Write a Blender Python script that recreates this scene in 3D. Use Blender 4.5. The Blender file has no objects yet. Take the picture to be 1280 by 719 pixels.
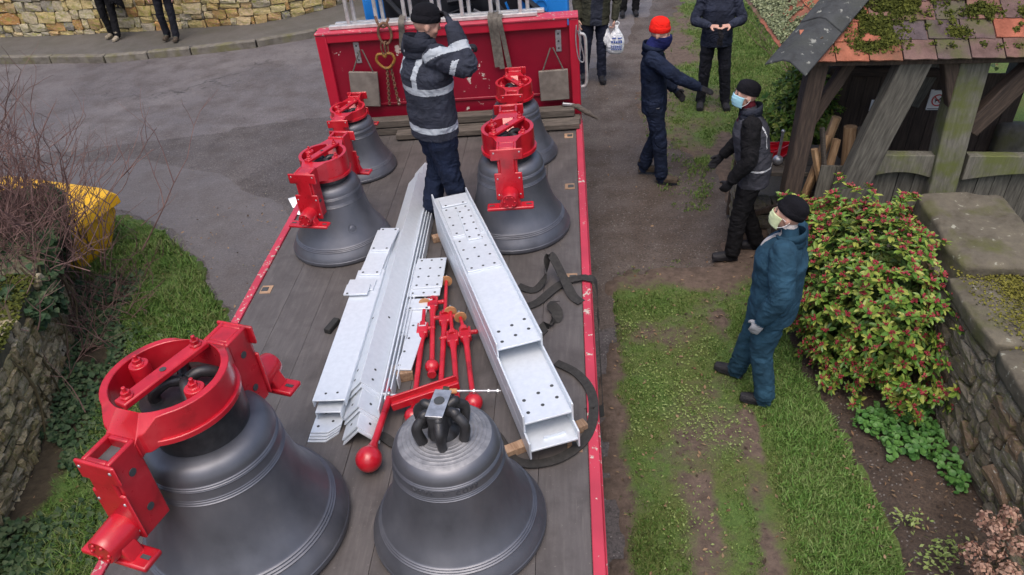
import bpy, bmesh, math, random
import numpy as np
from mathutils import Vector, Matrix, noise
from mathutils.geometry import delaunay_2d_cdt

R_ = math.radians
sc = bpy.context.scene
COL = sc.collection

# ------------------------------------------------------------------ camera, sky, sun, exposure
CAM_H, F_PX = 4.32, 980.0
PITCH, ROLL, YAW = R_(35.0), R_(-0.8), R_(3.4)
_cy, _sy = math.cos(YAW), math.sin(YAW)
FWD = np.array([-_sy*math.cos(PITCH), _cy*math.cos(PITCH), -math.sin(PITCH)])
_r = np.array([_cy, _sy, 0.0]); _u = np.cross(_r, FWD)
RGT = _r*math.cos(ROLL) + _u*math.sin(ROLL)
UPV = -_r*math.sin(ROLL) + _u*math.cos(ROLL)
CPOS = np.array([0.0, 0.0, CAM_H])
cd = bpy.data.cameras.new('camera'); cam = bpy.data.objects.new('camera', cd); COL.objects.link(cam)
cd.sensor_width = 36.0; cd.lens = F_PX/1280*36.0; cd.clip_start = 0.05; cd.clip_end = 3000
cam.matrix_world = Matrix(((RGT[0], UPV[0], -FWD[0], 0), (RGT[1], UPV[1], -FWD[1], 0), (RGT[2], UPV[2], -FWD[2], CAM_H), (0, 0, 0, 1)))
sc.camera = cam

SUN_EL, SUN_AZ = R_(66), R_(188)          # azimuth measured from +Y towards +X
w = bpy.data.worlds.new('World'); sc.world = w; w.use_nodes = True
nt = w.node_tree; nt.nodes.clear()
sky = nt.nodes.new('ShaderNodeTexSky'); sky.sky_type = 'NISHITA'; sky.sun_disc = False
sky.sun_elevation = SUN_EL; sky.sun_rotation = SUN_AZ
sky.air_density = 1.0; sky.dust_density = 6.0; sky.ozone_density = 1.0
hs = nt.nodes.new('ShaderNodeHueSaturation'); hs.inputs['Saturation'].default_value = 1.1
bgn = nt.nodes.new('ShaderNodeBackground'); bgn.inputs['Strength'].default_value = 0.13
wo = nt.nodes.new('ShaderNodeOutputWorld')
nt.links.new(sky.outputs[0], hs.inputs['Color']); nt.links.new(hs.outputs[0], bgn.inputs['Color']); nt.links.new(bgn.outputs[0], wo.inputs['Surface'])
sl = bpy.data.lights.new('sun', 'SUN'); sun = bpy.data.objects.new('sun', sl); COL.objects.link(sun)
sl.energy = 0.65; sl.angle = R_(60); sl.color = (1.0, 0.985, 0.965)
_sd = Vector((math.sin(SUN_AZ)*math.cos(SUN_EL), math.cos(SUN_AZ)*math.cos(SUN_EL), math.sin(SUN_EL)))
sun.rotation_euler = _sd.to_track_quat('Z', 'Y').to_euler()
sc.view_settings.view_transform = 'Standard'; sc.view_settings.look = 'None'
sc.view_settings.exposure = 0.74; sc.view_settings.gamma = 1.0; sc.view_settings.use_curve_mapping = False
sc.render.engine = 'CYCLES'
sc.cycles.use_denoising = True
sc.cycles.max_bounces = 6

# ------------------------------------------------------------------ where things stand
SLOPE = 0.059                              # the place falls to the left
def gz(x, y=0.0):
    if x < -14: return SLOPE*-14 + (x+14)*0.004
    if x > 8: return SLOPE*8 + (x-8)*0.004
    return SLOPE*x
def ray(px):
    return FWD + RGT*(px[0]-640)/F_PX - UPV*(px[1]-359.5)/F_PX
def G(px, h=0.0):
    """pixel -> point h above the sloping ground"""
    d = ray(px); n = np.array([-SLOPE, 0, 1.0]); t = (h-CAM_H)/(n@d); p = CPOS+t*d
    return Vector(p)
# truck bed frame (the lorry leans to the left with the road)
_ta, _tb = 0.0716, 0.0084
EX = np.array([1, 0, _ta]); EX /= np.linalg.norm(EX)
EY = np.array([0, 1, _tb]); EY -= EX*(EX@EY); EY /= np.linalg.norm(EY)
EZ = np.cross(EX, EY); BO = np.array([0, 5, 1.0787])
MT = Matrix(((EX[0], EY[0], EZ[0], BO[0]), (EX[1], EY[1], EZ[1], BO[1]), (EX[2], EY[2], EZ[2], BO[2]), (0, 0, 0, 1)))
def bed(px, h=0.0):
    d = ray(px); t = (h-EZ@(CPOS-BO))/(EZ@d); q = CPOS+t*d-BO
    return Vector((q@EX, q@EY, h))
def project(p):
    d = np.array(p)-CPOS; z = d@FWD
    return (640+F_PX*(d@RGT)/z, 359.5-F_PX*(d@UPV)/z)

rnd = random.Random(7)
def nz(x, y, z=0.0, s=1.0): return noise.noise(Vector((x*s, y*s, z*s)))

# ------------------------------------------------------------------ materials
MATS = {}
def _new(name):
    m = bpy.data.materials.new(name); m.use_nodes = True; t = m.node_tree
    b = t.nodes['Principled BSDF']; MATS[name] = m
    return m, t, b
def N(t, typ, **kw):
    n = t.nodes.new(typ)
    for k, v in kw.items():
        if k in n.inputs: n.inputs[k].default_value = v
        else: setattr(n, k, v)
    return n
def ramp(t, fac, stops, interp='LINEAR'):
    r = t.nodes.new('ShaderNodeValToRGB'); e = r.color_ramp.elements; r.color_ramp.interpolation = interp
    while len(e) < len(stops): e.new(0.5)
    for i, (p, c) in enumerate(stops):
        e[i].position = p; e[i].color = (*c, 1) if len(c) == 3 else c
    t.links.new(fac, r.inputs[0]); return r.outputs[0]
def mixc(t, fac, a, b, mode='MIX'):
    n = t.nodes.new('ShaderNodeMix'); n.data_type = 'RGBA'; n.blend_type = mode
    for s, v in ((0, fac), (6, a), (7, b)):
        if hasattr(v, 'is_linked') or hasattr(v, 'links'): t.links.new(v, n.inputs[s])
        elif s == 0: n.inputs[0].default_value = v
        else: n.inputs[s].default_value = (*v, 1)
    return n.outputs[2]
def coords(t, scale=(1, 1, 1), which='Object', rnd_off=False):
    tc = t.nodes.new('ShaderNodeTexCoord'); mp = t.nodes.new('ShaderNodeMapping'); mp.inputs['Scale'].default_value = scale
    src = tc.outputs[which]
    if rnd_off:
        oi = t.nodes.new('ShaderNodeObjectInfo'); va = t.nodes.new('ShaderNodeVectorMath'); va.operation = 'ADD'
        mu = t.nodes.new('ShaderNodeMath'); mu.operation = 'MULTIPLY'; mu.inputs[1].default_value = 37.0
        t.links.new(oi.outputs['Random'], mu.inputs[0]); t.links.new(src, va.inputs[0]); t.links.new(mu.outputs[0], va.inputs[1]); src = va.outputs[0]
    t.links.new(src, mp.inputs['Vector']); return mp.outputs[0]
def tnoise(t, vec, scale, detail=5, rough=0.55, dist=0.0):
    n = t.nodes.new('ShaderNodeTexNoise'); n.inputs['Scale'].default_value = scale; n.inputs['Detail'].default_value = detail
    n.inputs['Roughness'].default_value = rough; n.inputs['Distortion'].default_value = dist
    t.links.new(vec, n.inputs['Vector']); return n.outputs[0]
def bump(t, b, h, strength=0.3, dist=0.01, prev=None):
    n = t.nodes.new('ShaderNodeBump'); n.inputs['Strength'].default_value = strength; n.inputs['Distance'].default_value = dist
    t.links.new(h, n.inputs['Height'])
    if prev is not None: t.links.new(prev, n.inputs['Normal'])
    t.links.new(n.outputs[0], b.inputs['Normal']); return n.outputs[0]
def simple(name, stops, scale=8, rough=0.6, metal=0.0, bstr=0.2, bscale=60, bdist=0.003, stretch=(1, 1, 1), vary=0.0, coat=0.0, spec=0.5, detail=5, rvar=0.0, sheen=0.0):
    """noise-coloured surface with fine relief; vary = per-object brightness spread"""
    m, t, b = _new(name)
    v = coords(t, stretch, rnd_off=True)
    f = tnoise(t, v, scale, detail)
    n = len(stops)
    c = ramp(t, f, [(0.3+0.4*i/max(1, n-1), s) for i, s in enumerate(stops)])
    if vary:
        oi = t.nodes.new('ShaderNodeObjectInfo'); hv = t.nodes.new('ShaderNodeHueSaturation'); mr = t.nodes.new('ShaderNodeMapRange')
        mr.inputs['To Min'].default_value = 1-vary; mr.inputs['To Max'].default_value = 1+vary
        t.links.new(oi.outputs['Random'], mr.inputs[0]); t.links.new(mr.outputs[0], hv.inputs['Value']); t.links.new(c, hv.inputs['Color']); c = hv.outputs[0]
    t.links.new(c, b.inputs['Base Color'])
    b.inputs['Roughness'].default_value = rough; b.inputs['Metallic'].default_value = metal
    b.inputs['Specular IOR Level'].default_value = spec
    if coat: b.inputs['Coat Weight'].default_value = coat; b.inputs['Coat Roughness'].default_value = 0.12
    if sheen: b.inputs['Sheen Weight'].default_value = sheen
    if rvar:
        mr = t.nodes.new('ShaderNodeMapRange'); mr.inputs['To Min'].default_value = rough-rvar; mr.inputs['To Max'].default_value = rough+rvar
        t.links.new(tnoise(t, v, scale*2.3, 4), mr.inputs[0]); t.links.new(mr.outputs[0], b.inputs['Roughness'])
    if bstr: bump(t, b, tnoise(t, v, bscale, 4), bstr, bdist)
    return m

# --- ground surfaces
def ground_mat(name, cols, grit, patch, crack=0.0, scale=1.0, puddle=None, lines=False):
    m, t, b = _new(name); v = coords(t)
    big = tnoise(t, v, 0.45*scale, 6, 0.6, 0.6); mid = tnoise(t, v, 2.6*scale, 6, 0.6); fine = tnoise(t, v, 55, 3, 0.7)
    c = ramp(t, big, [(0.3, cols[0]), (0.5, cols[1]), (0.66, cols[2])])
    c = mixc(t, ramp(t, mid, [(0.42, (0, 0, 0)), (0.68, (patch, patch, patch))]), c, cols[3])
    sp = ramp(t, fine, [(0.36, (0.45, 0.45, 0.45)), (0.5, (1, 1, 1)), (0.66, (1.45, 1.42, 1.38))])
    c = mixc(t, grit, c, sp, 'MULTIPLY')
    vo = t.nodes.new('ShaderNodeTexVoronoi'); vo.inputs['Scale'].default_value = 90; t.links.new(v, vo.inputs['Vector'])
    peb = ramp(t, vo.outputs['Color'], [(0.0, (0, 0, 0)), (0.86, (0, 0, 0)), (0.9, (grit*.75,)*3)])
    c = mixc(t, peb, c, (0.22, 0.21, 0.2))
    if crack:
        wv = t.nodes.new('ShaderNodeTexVoronoi'); wv.feature = 'DISTANCE_TO_EDGE'; wv.inputs['Scale'].default_value = 0.55
        dv = t.nodes.new('ShaderNodeVectorMath'); dv.operation = 'MULTIPLY_ADD'; dn = t.nodes.new('ShaderNodeTexNoise'); dn.inputs['Scale'].default_value = 3; dn.inputs['Detail'].default_value = 6
        t.links.new(v, dn.inputs['Vector']); t.links.new(dn.outputs['Color'], dv.inputs[0]); dv.inputs[1].default_value = (0.8, 0.8, 0.8); t.links.new(v, dv.inputs[2]); t.links.new(dv.outputs[0], wv.inputs['Vector'])
        ck = ramp(t, wv.outputs['Distance'], [(0.0, (crack,)*3), (0.012, (0, 0, 0))])
        gate = ramp(t, tnoise(t, v, 0.9, 3), [(0.5, (0, 0, 0)), (0.62, (1, 1, 1))])
        ck = mixc(t, 1.0, ck, gate, 'MULTIPLY')
        c = mixc(t, ck, c, (0.03, 0.028, 0.027))
    t.links.new(c, b.inputs['Base Color'])
    rr = t.nodes.new('ShaderNodeMapRange'); rr.inputs['To Min'].default_value = 0.42; rr.inputs['To Max'].default_value = 0.95
    t.links.new(mid, rr.inputs[0]); t.links.new(rr.outputs[0], b.inputs['Roughness']); b.inputs['Specular IOR Level'].default_value = 0.4
    n1 = bump(t, b, mid, 0.35, 0.03); bump(t, b, fine, 0.5*grit+0.1, 0.008, n1)
    return m
ground_mat('road_mat', [(.078, .072, .077), (.115, .105, .109), (.155, .142, .142), (.07, .059, .058)], .6, .8, 1.0)
ground_mat('apron_mat', [(.058, .051, .053), (.080, .071, .071), (.104, .091, .088), (.05, .042, .04)], .85, .7, .25)
ground_mat('lane_mat', [(.055, .043, .038), (.082, .066, .057), (.115, .094, .082), (.05, .036, .028)], .8, 1.0, .3)
ground_mat('pavement_mat', [(.075, .07, .066), (.092, .086, .081), (.105, .098, .092), (.06, .058, .04)], .35, .6, .2)
ground_mat('path_mat', [(.082, .076, .08), (.098, .09, .094), (.112, .103, .105), (.075, .066, .065)], .4, .6, .15)
ground_mat('soil_mat', [(.035, .024, .018), (.05, .035, .026), (.068, .048, .036), (.026, .018, .013)], .7, .6, 0, 3)

def verge_mat(name, soil, moss, green):
    """soil with grass and moss where the 'cover' attribute says so"""
    m, t, b = _new(name); v = coords(t)
    at = t.nodes.new('ShaderNodeAttribute'); at.attribute_name = 'cover'
    f1 = tnoise(t, v, 14, 6, 0.65); f2 = tnoise(t, v, 3.1, 5); f3 = tnoise(t, v, 70, 3, 0.7)
    s = ramp(t, f1, [(0.3, tuple(c*.62 for c in soil)), (0.5, soil), (0.7, tuple(c*1.4 for c in soil))])
    g = mixc(t, ramp(t, f2, [(0.4, (0, 0, 0)), (0.62, (1, 1, 1))]), moss, green)
    g = mixc(t, 0.6, g, ramp(t, f3, [(0.3, (.4, .4, .4)), (0.65, (1.35, 1.35, 1.3))]), 'MULTIPLY')
    ad = t.nodes.new('ShaderNodeMath'); ad.operation = 'MULTIPLY_ADD'; ad.inputs[1].default_value = 0.55; ad.inputs[2].default_value = -0.27
    t.links.new(f1, ad.inputs[0]); a2 = t.nodes.new('ShaderNodeMath'); a2.operation = 'ADD'; t.links.new(ad.outputs[0], a2.inputs[0]); t.links.new(at.outputs['Fac'], a2.inputs[1])
    k = ramp(t, a2.outputs[0], [(0.38, (0, 0, 0)), (0.6, (1, 1, 1))])
    c = mixc(t, k, s, g)
    t.links.new(c, b.inputs['Base Color']); b.inputs['Roughness'].default_value = 0.92; b.inputs['Specular IOR Level'].default_value = 0.25
    n1 = bump(t, b, f1, 0.6, 0.03); bump(t, b, f3, 0.5, 0.01, n1)
verge_mat('verge_right_mat', (.10, .074, .06), (.08, .10, .03), (.07, .118, .03))
verge_mat('verge_left_mat', (.05, .04, .026), (.06, .085, .022), (.065, .12, .028))

def leaf_mat(name, stops, rough=0.45, trans=0.25, hue=0.0):
    m, t, b = _new(name)
    ge = t.nodes.new('ShaderNodeNewGeometry'); v = coords(t, rnd_off=True)
    mx = t.nodes.new('ShaderNodeMath'); mx.operation = 'MULTIPLY_ADD'; mx.inputs[1].default_value = 0.6
    t.links.new(tnoise(t, v, 4.0, 3), mx.inputs[2]); t.links.new(ge.outputs['Random Per Island'], mx.inputs[0])
    n = len(stops); c = ramp(t, mx.outputs[0], [(0.25+0.85*i/max(1, n-1)*0.9, s) for i, s in enumerate(stops)])
    t.links.new(c, b.inputs['Base Color']); b.inputs['Roughness'].default_value = rough; b.inputs['Specular IOR Level'].default_value = 0.25
    return m
leaf_mat('grass_blade', [(.045, .09, .018), (.075, .14, .028), (.105, .18, .042), (.15, .19, .065)], .6)
leaf_mat('grass_dark', [(.045, .10, .022), (.08, .175, .034), (.115, .22, .046), (.15, .21, .07)], .6)
leaf_mat('grass_left', [(.03, .07, .014), (.055, .12, .022), (.085, .16, .03), (.12, .15, .05)], .6)
leaf_mat('moss_yellow', [(.06, .062, .012), (.11, .105, .018), (.16, .15, .03)], .95)
leaf_mat('shrub_leaf', [(.024, .07, .016), (.045, .12, .022), (.085, .17, .028), (.13, .215, .034), (.24, .275, .055)], .35)
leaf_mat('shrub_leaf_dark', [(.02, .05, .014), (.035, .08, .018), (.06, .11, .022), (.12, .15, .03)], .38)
leaf_mat('shrub_bud', [(.15, .012, .022), (.22, .022, .034), (.30, .05, .06)], .55)
leaf_mat('ivy_leaf', [(.009, .024, .010), (.016, .04, .016), (.028, .06, .024), (.06, .09, .04)], .6)
leaf_mat('ground_leaf', [(.028, .085, .02), (.05, .135, .032), (.075, .175, .04)], .45)
leaf_mat('weed_leaf', [(.11, .17, .04), (.16, .22, .06), (.2, .25, .09)], .55)
leaf_mat('hydrangea_petal', [(.19, .105, .075), (.28, .165, .12), (.38, .25, .19), (.16, .08, .06)], .8)
leaf_mat('litter', [(.07, .04, .025), (.14, .08, .045), (.26, .18, .11), (.04, .028, .02)], .85)
leaf_mat('moss', [(.022, .03, .006), (.05, .062, .010), (.085, .095, .016)], .95)
leaf_mat('moss_pale', [(.10, .13, .06), (.17, .2, .11), (.25, .28, .17)], .95)
simple('twig', [(.06, .032, .030), (.115, .064, .058), (.165, .10, .088)], 6, .8, vary=.2)
simple('stem', [(.06, .05, .025), (.1, .08, .04)], 9, .8)
# --- things
simple('bell_metal', [(.100, .105, .123), (.130, .136, .158), (.150, .156, .180), (.18, .185, .208)], 4.2, .47, metal=.72, bstr=.10, bscale=70, bdist=.001, stretch=(1, 1, .7), rvar=.13, detail=10)
simple('bell_crown', [(.15, .155, .175), (.21, .215, .235), (.27, .275, .295)], 26, .55, metal=.4, bstr=.35, bscale=80, bdist=.002, rvar=.1)
simple('iron_black', [(.022, .022, .025), (.038, .038, .042), (.06, .06, .064)], 12, .42, metal=.4, bstr=.3, bscale=60)
simple('worn_steel', [(.3, .31, .33), (.45, .46, .49), (.58, .6, .63)], 22, .4, metal=.75, bstr=.12, bscale=120, bdist=.001)
simple('red_paint', [(.25, .004, .010), (.40, .006, .016), (.45, .008, .02), (.50, .025, .036)], 7, .32, coat=.4, bstr=.22, bscale=46, bdist=.002, rvar=.14, detail=9)
simple('red_socket', [(.06, .06, .065), (.11, .11, .115)], 9, .6)
simple('galvanised', [(.60, .65, .71), (.635, .685, .745), (.67, .72, .78)], 30, .40, metal=.32, bstr=.10, bscale=60, bdist=.001, rvar=.1, vary=.06)
simple('hole_dark', [(.035, .04, .045), (.05, .055, .06)], 9, .8)
simple('rust', [(.06, .03, .018), (.12, .06, .035), (.2, .11, .06)], 30, .8, bstr=.5, bscale=90)
simple('yellow_shackle', [(.12, .06, .02), (.26, .13, .02), (.08, .045, .02)], 20, .5)
simple('strap', [(.014, .013, .013), (.022, .021, .02), (.032, .03, .029)], 40, .85, bstr=.5, bscale=200, bdist=.002)
simple('strap_old', [(.075, .065, .055), (.11, .098, .085), (.15, .135, .115)], 30, .9, bstr=.5, bscale=200, bdist=.002)
simple('aluminium', [(.42, .42, .42), (.55, .55, .55), (.64, .63, .62)], 22, .5, metal=.5, bstr=.2, bscale=50)
simple('cab_blue', [(.012, .15, .50), (.016, .19, .60), (.02, .22, .66)], 3, .35, coat=.3)
simple('cab_dark', [(.008, .009, .012), (.014, .016, .022), (.022, .024, .032)], 5, .4)
simple('rubber', [(.012, .012, .012), (.022, .022, .022)], 20, .8)
simple('timber_old', [(.05, .042, .036), (.085, .072, .061), (.13, .112, .096)], 7, .85, stretch=(1.2, 14, 14), bstr=.5, bscale=22, bdist=.004, vary=.2)
simple('timber_block', [(.2, .12, .07), (.3, .19, .12), (.38, .26, .17)], 9, .8, stretch=(1, 8, 8), vary=.2)
simple('timber_fresh', [(.26, .15, .075), (.38, .24, .13), (.48, .33, .2)], 7, .8, stretch=(6, 6, 1), bstr=.4, bscale=20, bdist=.004, vary=.25)
simple('oak_grey', [(.05, .047, .041), (.092, .088, .076), (.145, .14, .12)], 6, .85, stretch=(9, 9, 1.0), bstr=.6, bscale=16, bdist=.006, vary=.12)
simple('oak_dark', [(.026, .018, .015), (.048, .033, .026), (.08, .056, .043)], 6, .8, stretch=(10, 10, 1), bstr=.5, bscale=14, bdist=.006, vary=.15)
simple('washer_wood', [(.36, .17, .07), (.5, .26, .12)], 12, .7)
simple('paper', [(.8, .82, .84), (.84, .86, .88)], 6, .8, bstr=.15, bscale=8)
simple('yellow_plastic', [(.70, .36, .008), (.78, .43, .012), (.84, .48, .018)], 3, .42, bstr=.1, bscale=90, bdist=.001)
simple('sticker_blue', [(.04, .09, .35), (.06, .12, .42)], 3, .5)
simple('board_grey', [(.1, .085, .075), (.15, .13, .115), (.2, .175, .155)], 9, .85, bstr=.4, bscale=40)
simple('skin', [(.42, .23, .175), (.5, .29, .225), (.56, .33, .26)], 9, .5, bstr=.1, bscale=60)
simple('eye', [(.02, .018, .015), (.03, .025, .02)], 9, .2)
simple('brow_hair', [(.06, .05, .045), (.12, .1, .09)], 30, .8)
def cloth(name, c, rough=.88, sheen=0, var=.35, fold=.55):
    m, t, b = _new(name); v = coords(t, rnd_off=True)
    f = tnoise(t, v, 7, 5); st = tuple(x*(1-var) for x in c); en = tuple(min(.9, x*(1+var)) for x in c)
    t.links.new(ramp(t, f, [(0.3, st), (0.5, c), (0.7, en)]), b.inputs['Base Color'])
    b.inputs['Roughness'].default_value = rough; b.inputs['Sheen Weight'].default_value = sheen; b.inputs['Specular IOR Level'].default_value = .16
    n1 = bump(t, b, tnoise(t, coords(t, (1, 1, 1.8), rnd_off=True), 11, 4, .5, 1.2), fold, .03)
    bump(t, b, tnoise(t, v, 350, 2), .25, .001, n1)
cloth('cloth_navy', (.011, .017, .038)); cloth('cloth_navy2', (.016, .022, .042)); cloth('cloth_black', (.009, .009, .011))
cloth('cloth_teal', (.020, .056, .092), fold=.3); cloth('cloth_charcoal', (.028, .032, .047)); cloth('cloth_gilet', (.050, .052, .066)); cloth('cloth_fleece', (.024, .029, .048), .95, 0)
cloth('cloth_trouser', (.013, .014, .02)); cloth('cloth_jean', (.014, .017, .032)); cloth('cloth_olive', (.045, .046, .032))
cloth('cloth_bluejacket', (.016, .05, .125)); cloth('cloth_beige', (.3, .25, .19)); cloth('reflective', (.36, .40, .45), .5, 0, .12)
cloth('knit_red', (.70, .018, .012), .95, 0, .2); cloth('knit_black', (.007, .007, .010), .95, 0); cloth('snood_blue', (.014, .018, .09), .9, 0)
cloth('mask_blue', (.30, .55, .66), .8, 0, .12, .2); cloth('mask_floral', (.55, .62, .38), .85, 0, .5, .2); cloth('scarf_white', (.5, .47, .46), .9, .1, .5)
cloth('glove_grey', (.3, .31, .34), .8); cloth('glove_black', (.016, .016, .02), .7); cloth('boot_black', (.022, .022, .026), .55, 0); cloth('boot_brown', (.07, .055, .042), .7, 0)
cloth('boot_tan', (.3, .26, .2), .7, 0); cloth('sock_green', (.05, .075, .06)); cloth('maroon', (.09, .012, .02)); cloth('piping_white', (.62, .64, .68), .6, 0)
def bag_mat():
    m, t, b = _new('bag_plastic'); v = coords(t, rnd_off=True)
    t.links.new(ramp(t, tnoise(t, v, 9, 4), [(0.3, (.66, .70, .74)), (0.7, (.82, .84, .86))]), b.inputs['Base Color'])
    b.inputs['Roughness'].default_value = .35; bump(t, b, tnoise(t, v, 14, 3, .5, 1.5), .8, .04)
bag_mat()
def worn_paint(name, c, chip, amount, scale=6, rough=.45):
    m, t, b = _new(name); v = coords(t, rnd_off=False)
    f = tnoise(t, v, scale, 8, .65); big = tnoise(t, v, 1.1, 3)
    ad = t.nodes.new('ShaderNodeMath'); ad.operation = 'MULTIPLY_ADD'; ad.inputs[1].default_value = .5; t.links.new(big, ad.inputs[0]); t.links.new(f, ad.inputs[2])
    k = ramp(t, ad.outputs[0], [(amount, (0, 0, 0)), (amount+.02, (1, 1, 1))])
    base = ramp(t, tnoise(t, v, 2.2, 5), [(0.3, tuple(x*.8 for x in c)), (0.7, tuple(min(1, x*1.2) for x in c))])
    c2 = mixc(t, k, base, ramp(t, f, [(0.4, tuple(x*.6 for x in chip)), (0.7, chip)]))
    t.links.new(c2, b.inputs['Base Color']); b.inputs['Roughness'].default_value = rough
    bump(t, b, k, .3, .002)
worn_paint('headboard_red', (.205, .003, .018), (.62, .52, .47), .925, 9, .38)
worn_paint('rail_red', (.42, .035, .065), (.50, .44, .38), .875, 26, .5)
worn_paint('frame_red', (.38, .009, .030), (.5, .36, .34), .98, 12, .35)
def deck_mat():
    m, t, b = _new('deck_board'); v = coords(t, (9, .8, 1), rnd_off=True); v2 = coords(t)
    g = tnoise(t, v, 5, 7, .6); st = tnoise(t, v2, 3.2, 6, .6, .5); fi = tnoise(t, v2, 60, 3)
    c = ramp(t, g, [(0.3, (.074, .066, .064)), (0.52, (.088, .079, .077)), (0.72, (.108, .097, .093))])
    c = mixc(t, ramp(t, st, [(0.46, (0, 0, 0)), (0.66, (.7, .7, .7))]), c, (.044, .038, .037))
    c = mixc(t, ramp(t, fi, [(0.66, (0, 0, 0)), (0.72, (.45, .45, .45))]), c, (.2, .18, .165))
    sc_ = tnoise(t, coords(t, (26, 1.2, 1)), 2.2, 5, .7)
    c = mixc(t, ramp(t, sc_, [(0.62, (0, 0, 0)), (0.7, (.35, .35, .35))]), c, (.19, .165, .15))
    t.links.new(c, b.inputs['Base Color'])
    rr = t.nodes.new('ShaderNodeMapRange'); rr.inputs['To Min'].default_value = .38; rr.inputs['To Max'].default_value = .75; t.links.new(st, rr.inputs[0]); t.links.new(rr.outputs[0], b.inputs['Roughness'])
    n1 = bump(t, b, g, .35, .004); bump(t, b, fi, .2, .002, n1)
deck_mat()
def stone_mat(name, cols, lichen, moss, ls=9, lt=.62):
    m, t, b = _new(name); v = coords(t, rnd_off=True)
    oi = t.nodes.new('ShaderNodeObjectInfo'); n = len(cols)
    base = ramp(t, oi.outputs['Random'], [(i/(n-1), c) for i, c in enumerate(cols)])
    f = tnoise(t, v, 7, 7, .65); fi = tnoise(t, v, 45, 4, .6)
    base = mixc(t, 1.0, base, ramp(t, f, [(0.3, (.6, .58, .55)), (0.5, (1, 1, 1)), (0.7, (1.3, 1.3, 1.25))]), 'MULTIPLY')
    k = ramp(t, tnoise(t, v, ls, 6, .6), [(lt, (0, 0, 0)), (lt+.05, (1, 1, 1))])
    base = mixc(t, k, base, lichen)
    wv = coords(t); k2 = ramp(t, tnoise(t, v, 3.2, 5), [(0.5, (0, 0, 0)), (0.68, (.85, .85, .85))])
    base = mixc(t, k2, base, moss)
    t.links.new(base, b.inputs['Base Color']); b.inputs['Roughness'].default_value = .92; b.inputs['Specular IOR Level'].default_value = .2
    n1 = bump(t, b, f, .7, .02); bump(t, b, fi, .5, .006, n1)
stone_mat('stone_far', [(.36, .28, .12), (.46, .37, .19), (.28, .18, .08), (.44, .39, .27), (.2, .185, .17), (.5, .42, .27), (.34, .18, .07), (.45, .39, .21)], (.5, .49, .42), (.23, .23, .05))
stone_mat('stone_left', [(.28, .225, .125), (.34, .28, .17), (.40, .34, .22), (.21, .17, .095), (.44, .39, .29), (.31, .27, .13)], (.42, .42, .40), (.12, .13, .035))
stone_mat('stone_right', [(.15, .128, .098), (.2, .175, .135), (.25, .22, .175), (.12, .105, .08), (.22, .15, .10)], (.42, .42, .37), (.13, .135, .045))
stone_mat('coping', [(.085, .075, .058), (.11, .098, .076), (.095, .09, .06)], (.27, .27, .22), (.075, .082, .022), 14, .64)
stone_mat('kerb_stone', [(.135, .125, .108), (.17, .157, .138), (.115, .105, .092)], (.22, .21, .19), (.13, .125, .06), 14, .7)
simple('mortar', [(.09, .075, .05), (.14, .118, .08), (.19, .16, .11)], 12, .95, bstr=.6, bscale=40, bdist=.01)
simple('mortar_dark', [(.055, .05, .032), (.095, .088, .055), (.14, .13, .075)], 12, .95, bstr=.6, bscale=40, bdist=.01)
stone_mat('tile_slate', [(.085, .065, .068), (.13, .082, .075), (.07, .06, .07), (.18, .095, .075), (.10, .078, .08)], (.2, .19, .17), (.075, .085, .03), 22, .7)
stone_mat('tile_red', [(.29, .095, .06), (.25, .10, .07), (.34, .12, .07)], (.12, .10, .06), (.14, .075, .05), 16, .66)
stone_mat('hip_slate', [(.042, .046, .05), (.054, .058, .062)], (.24, .25, .23), (.05, .055, .05), 15, .62)
def oak_moss():
    m, t, b = _new('oak_mossy'); v = coords(t, (9, 9, 1), rnd_off=True); v2 = coords(t)
    g = tnoise(t, v, 6, 6, .6); st = tnoise(t, v2, 3.5, 6, .6)
    c = ramp(t, g, [(0.3, (.085, .082, .068)), (0.5, (.135, .13, .11)), (0.7, (.19, .185, .155))])
    c = mixc(t, ramp(t, st, [(0.44, (0, 0, 0)), (0.62, (.85, .85, .85))]), c, (.10, .12, .025))
    t.links.new(c, b.inputs['Base Color']); b.inputs['Roughness'].default_value = .9; bump(t, b, g, .6, .008)
oak_moss()
def sign_white():
    simple('sign_white', [(.66, .68, .72), (.7, .72, .76)], 3, .5, bstr=0); simple('sign_red', [(.5, .03, .04), (.55, .04, .05)], 3, .5, bstr=0); simple('ink', [(.02, .02, .03), (.03, .03, .04)], 3, .6, bstr=0)
sign_white()

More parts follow.
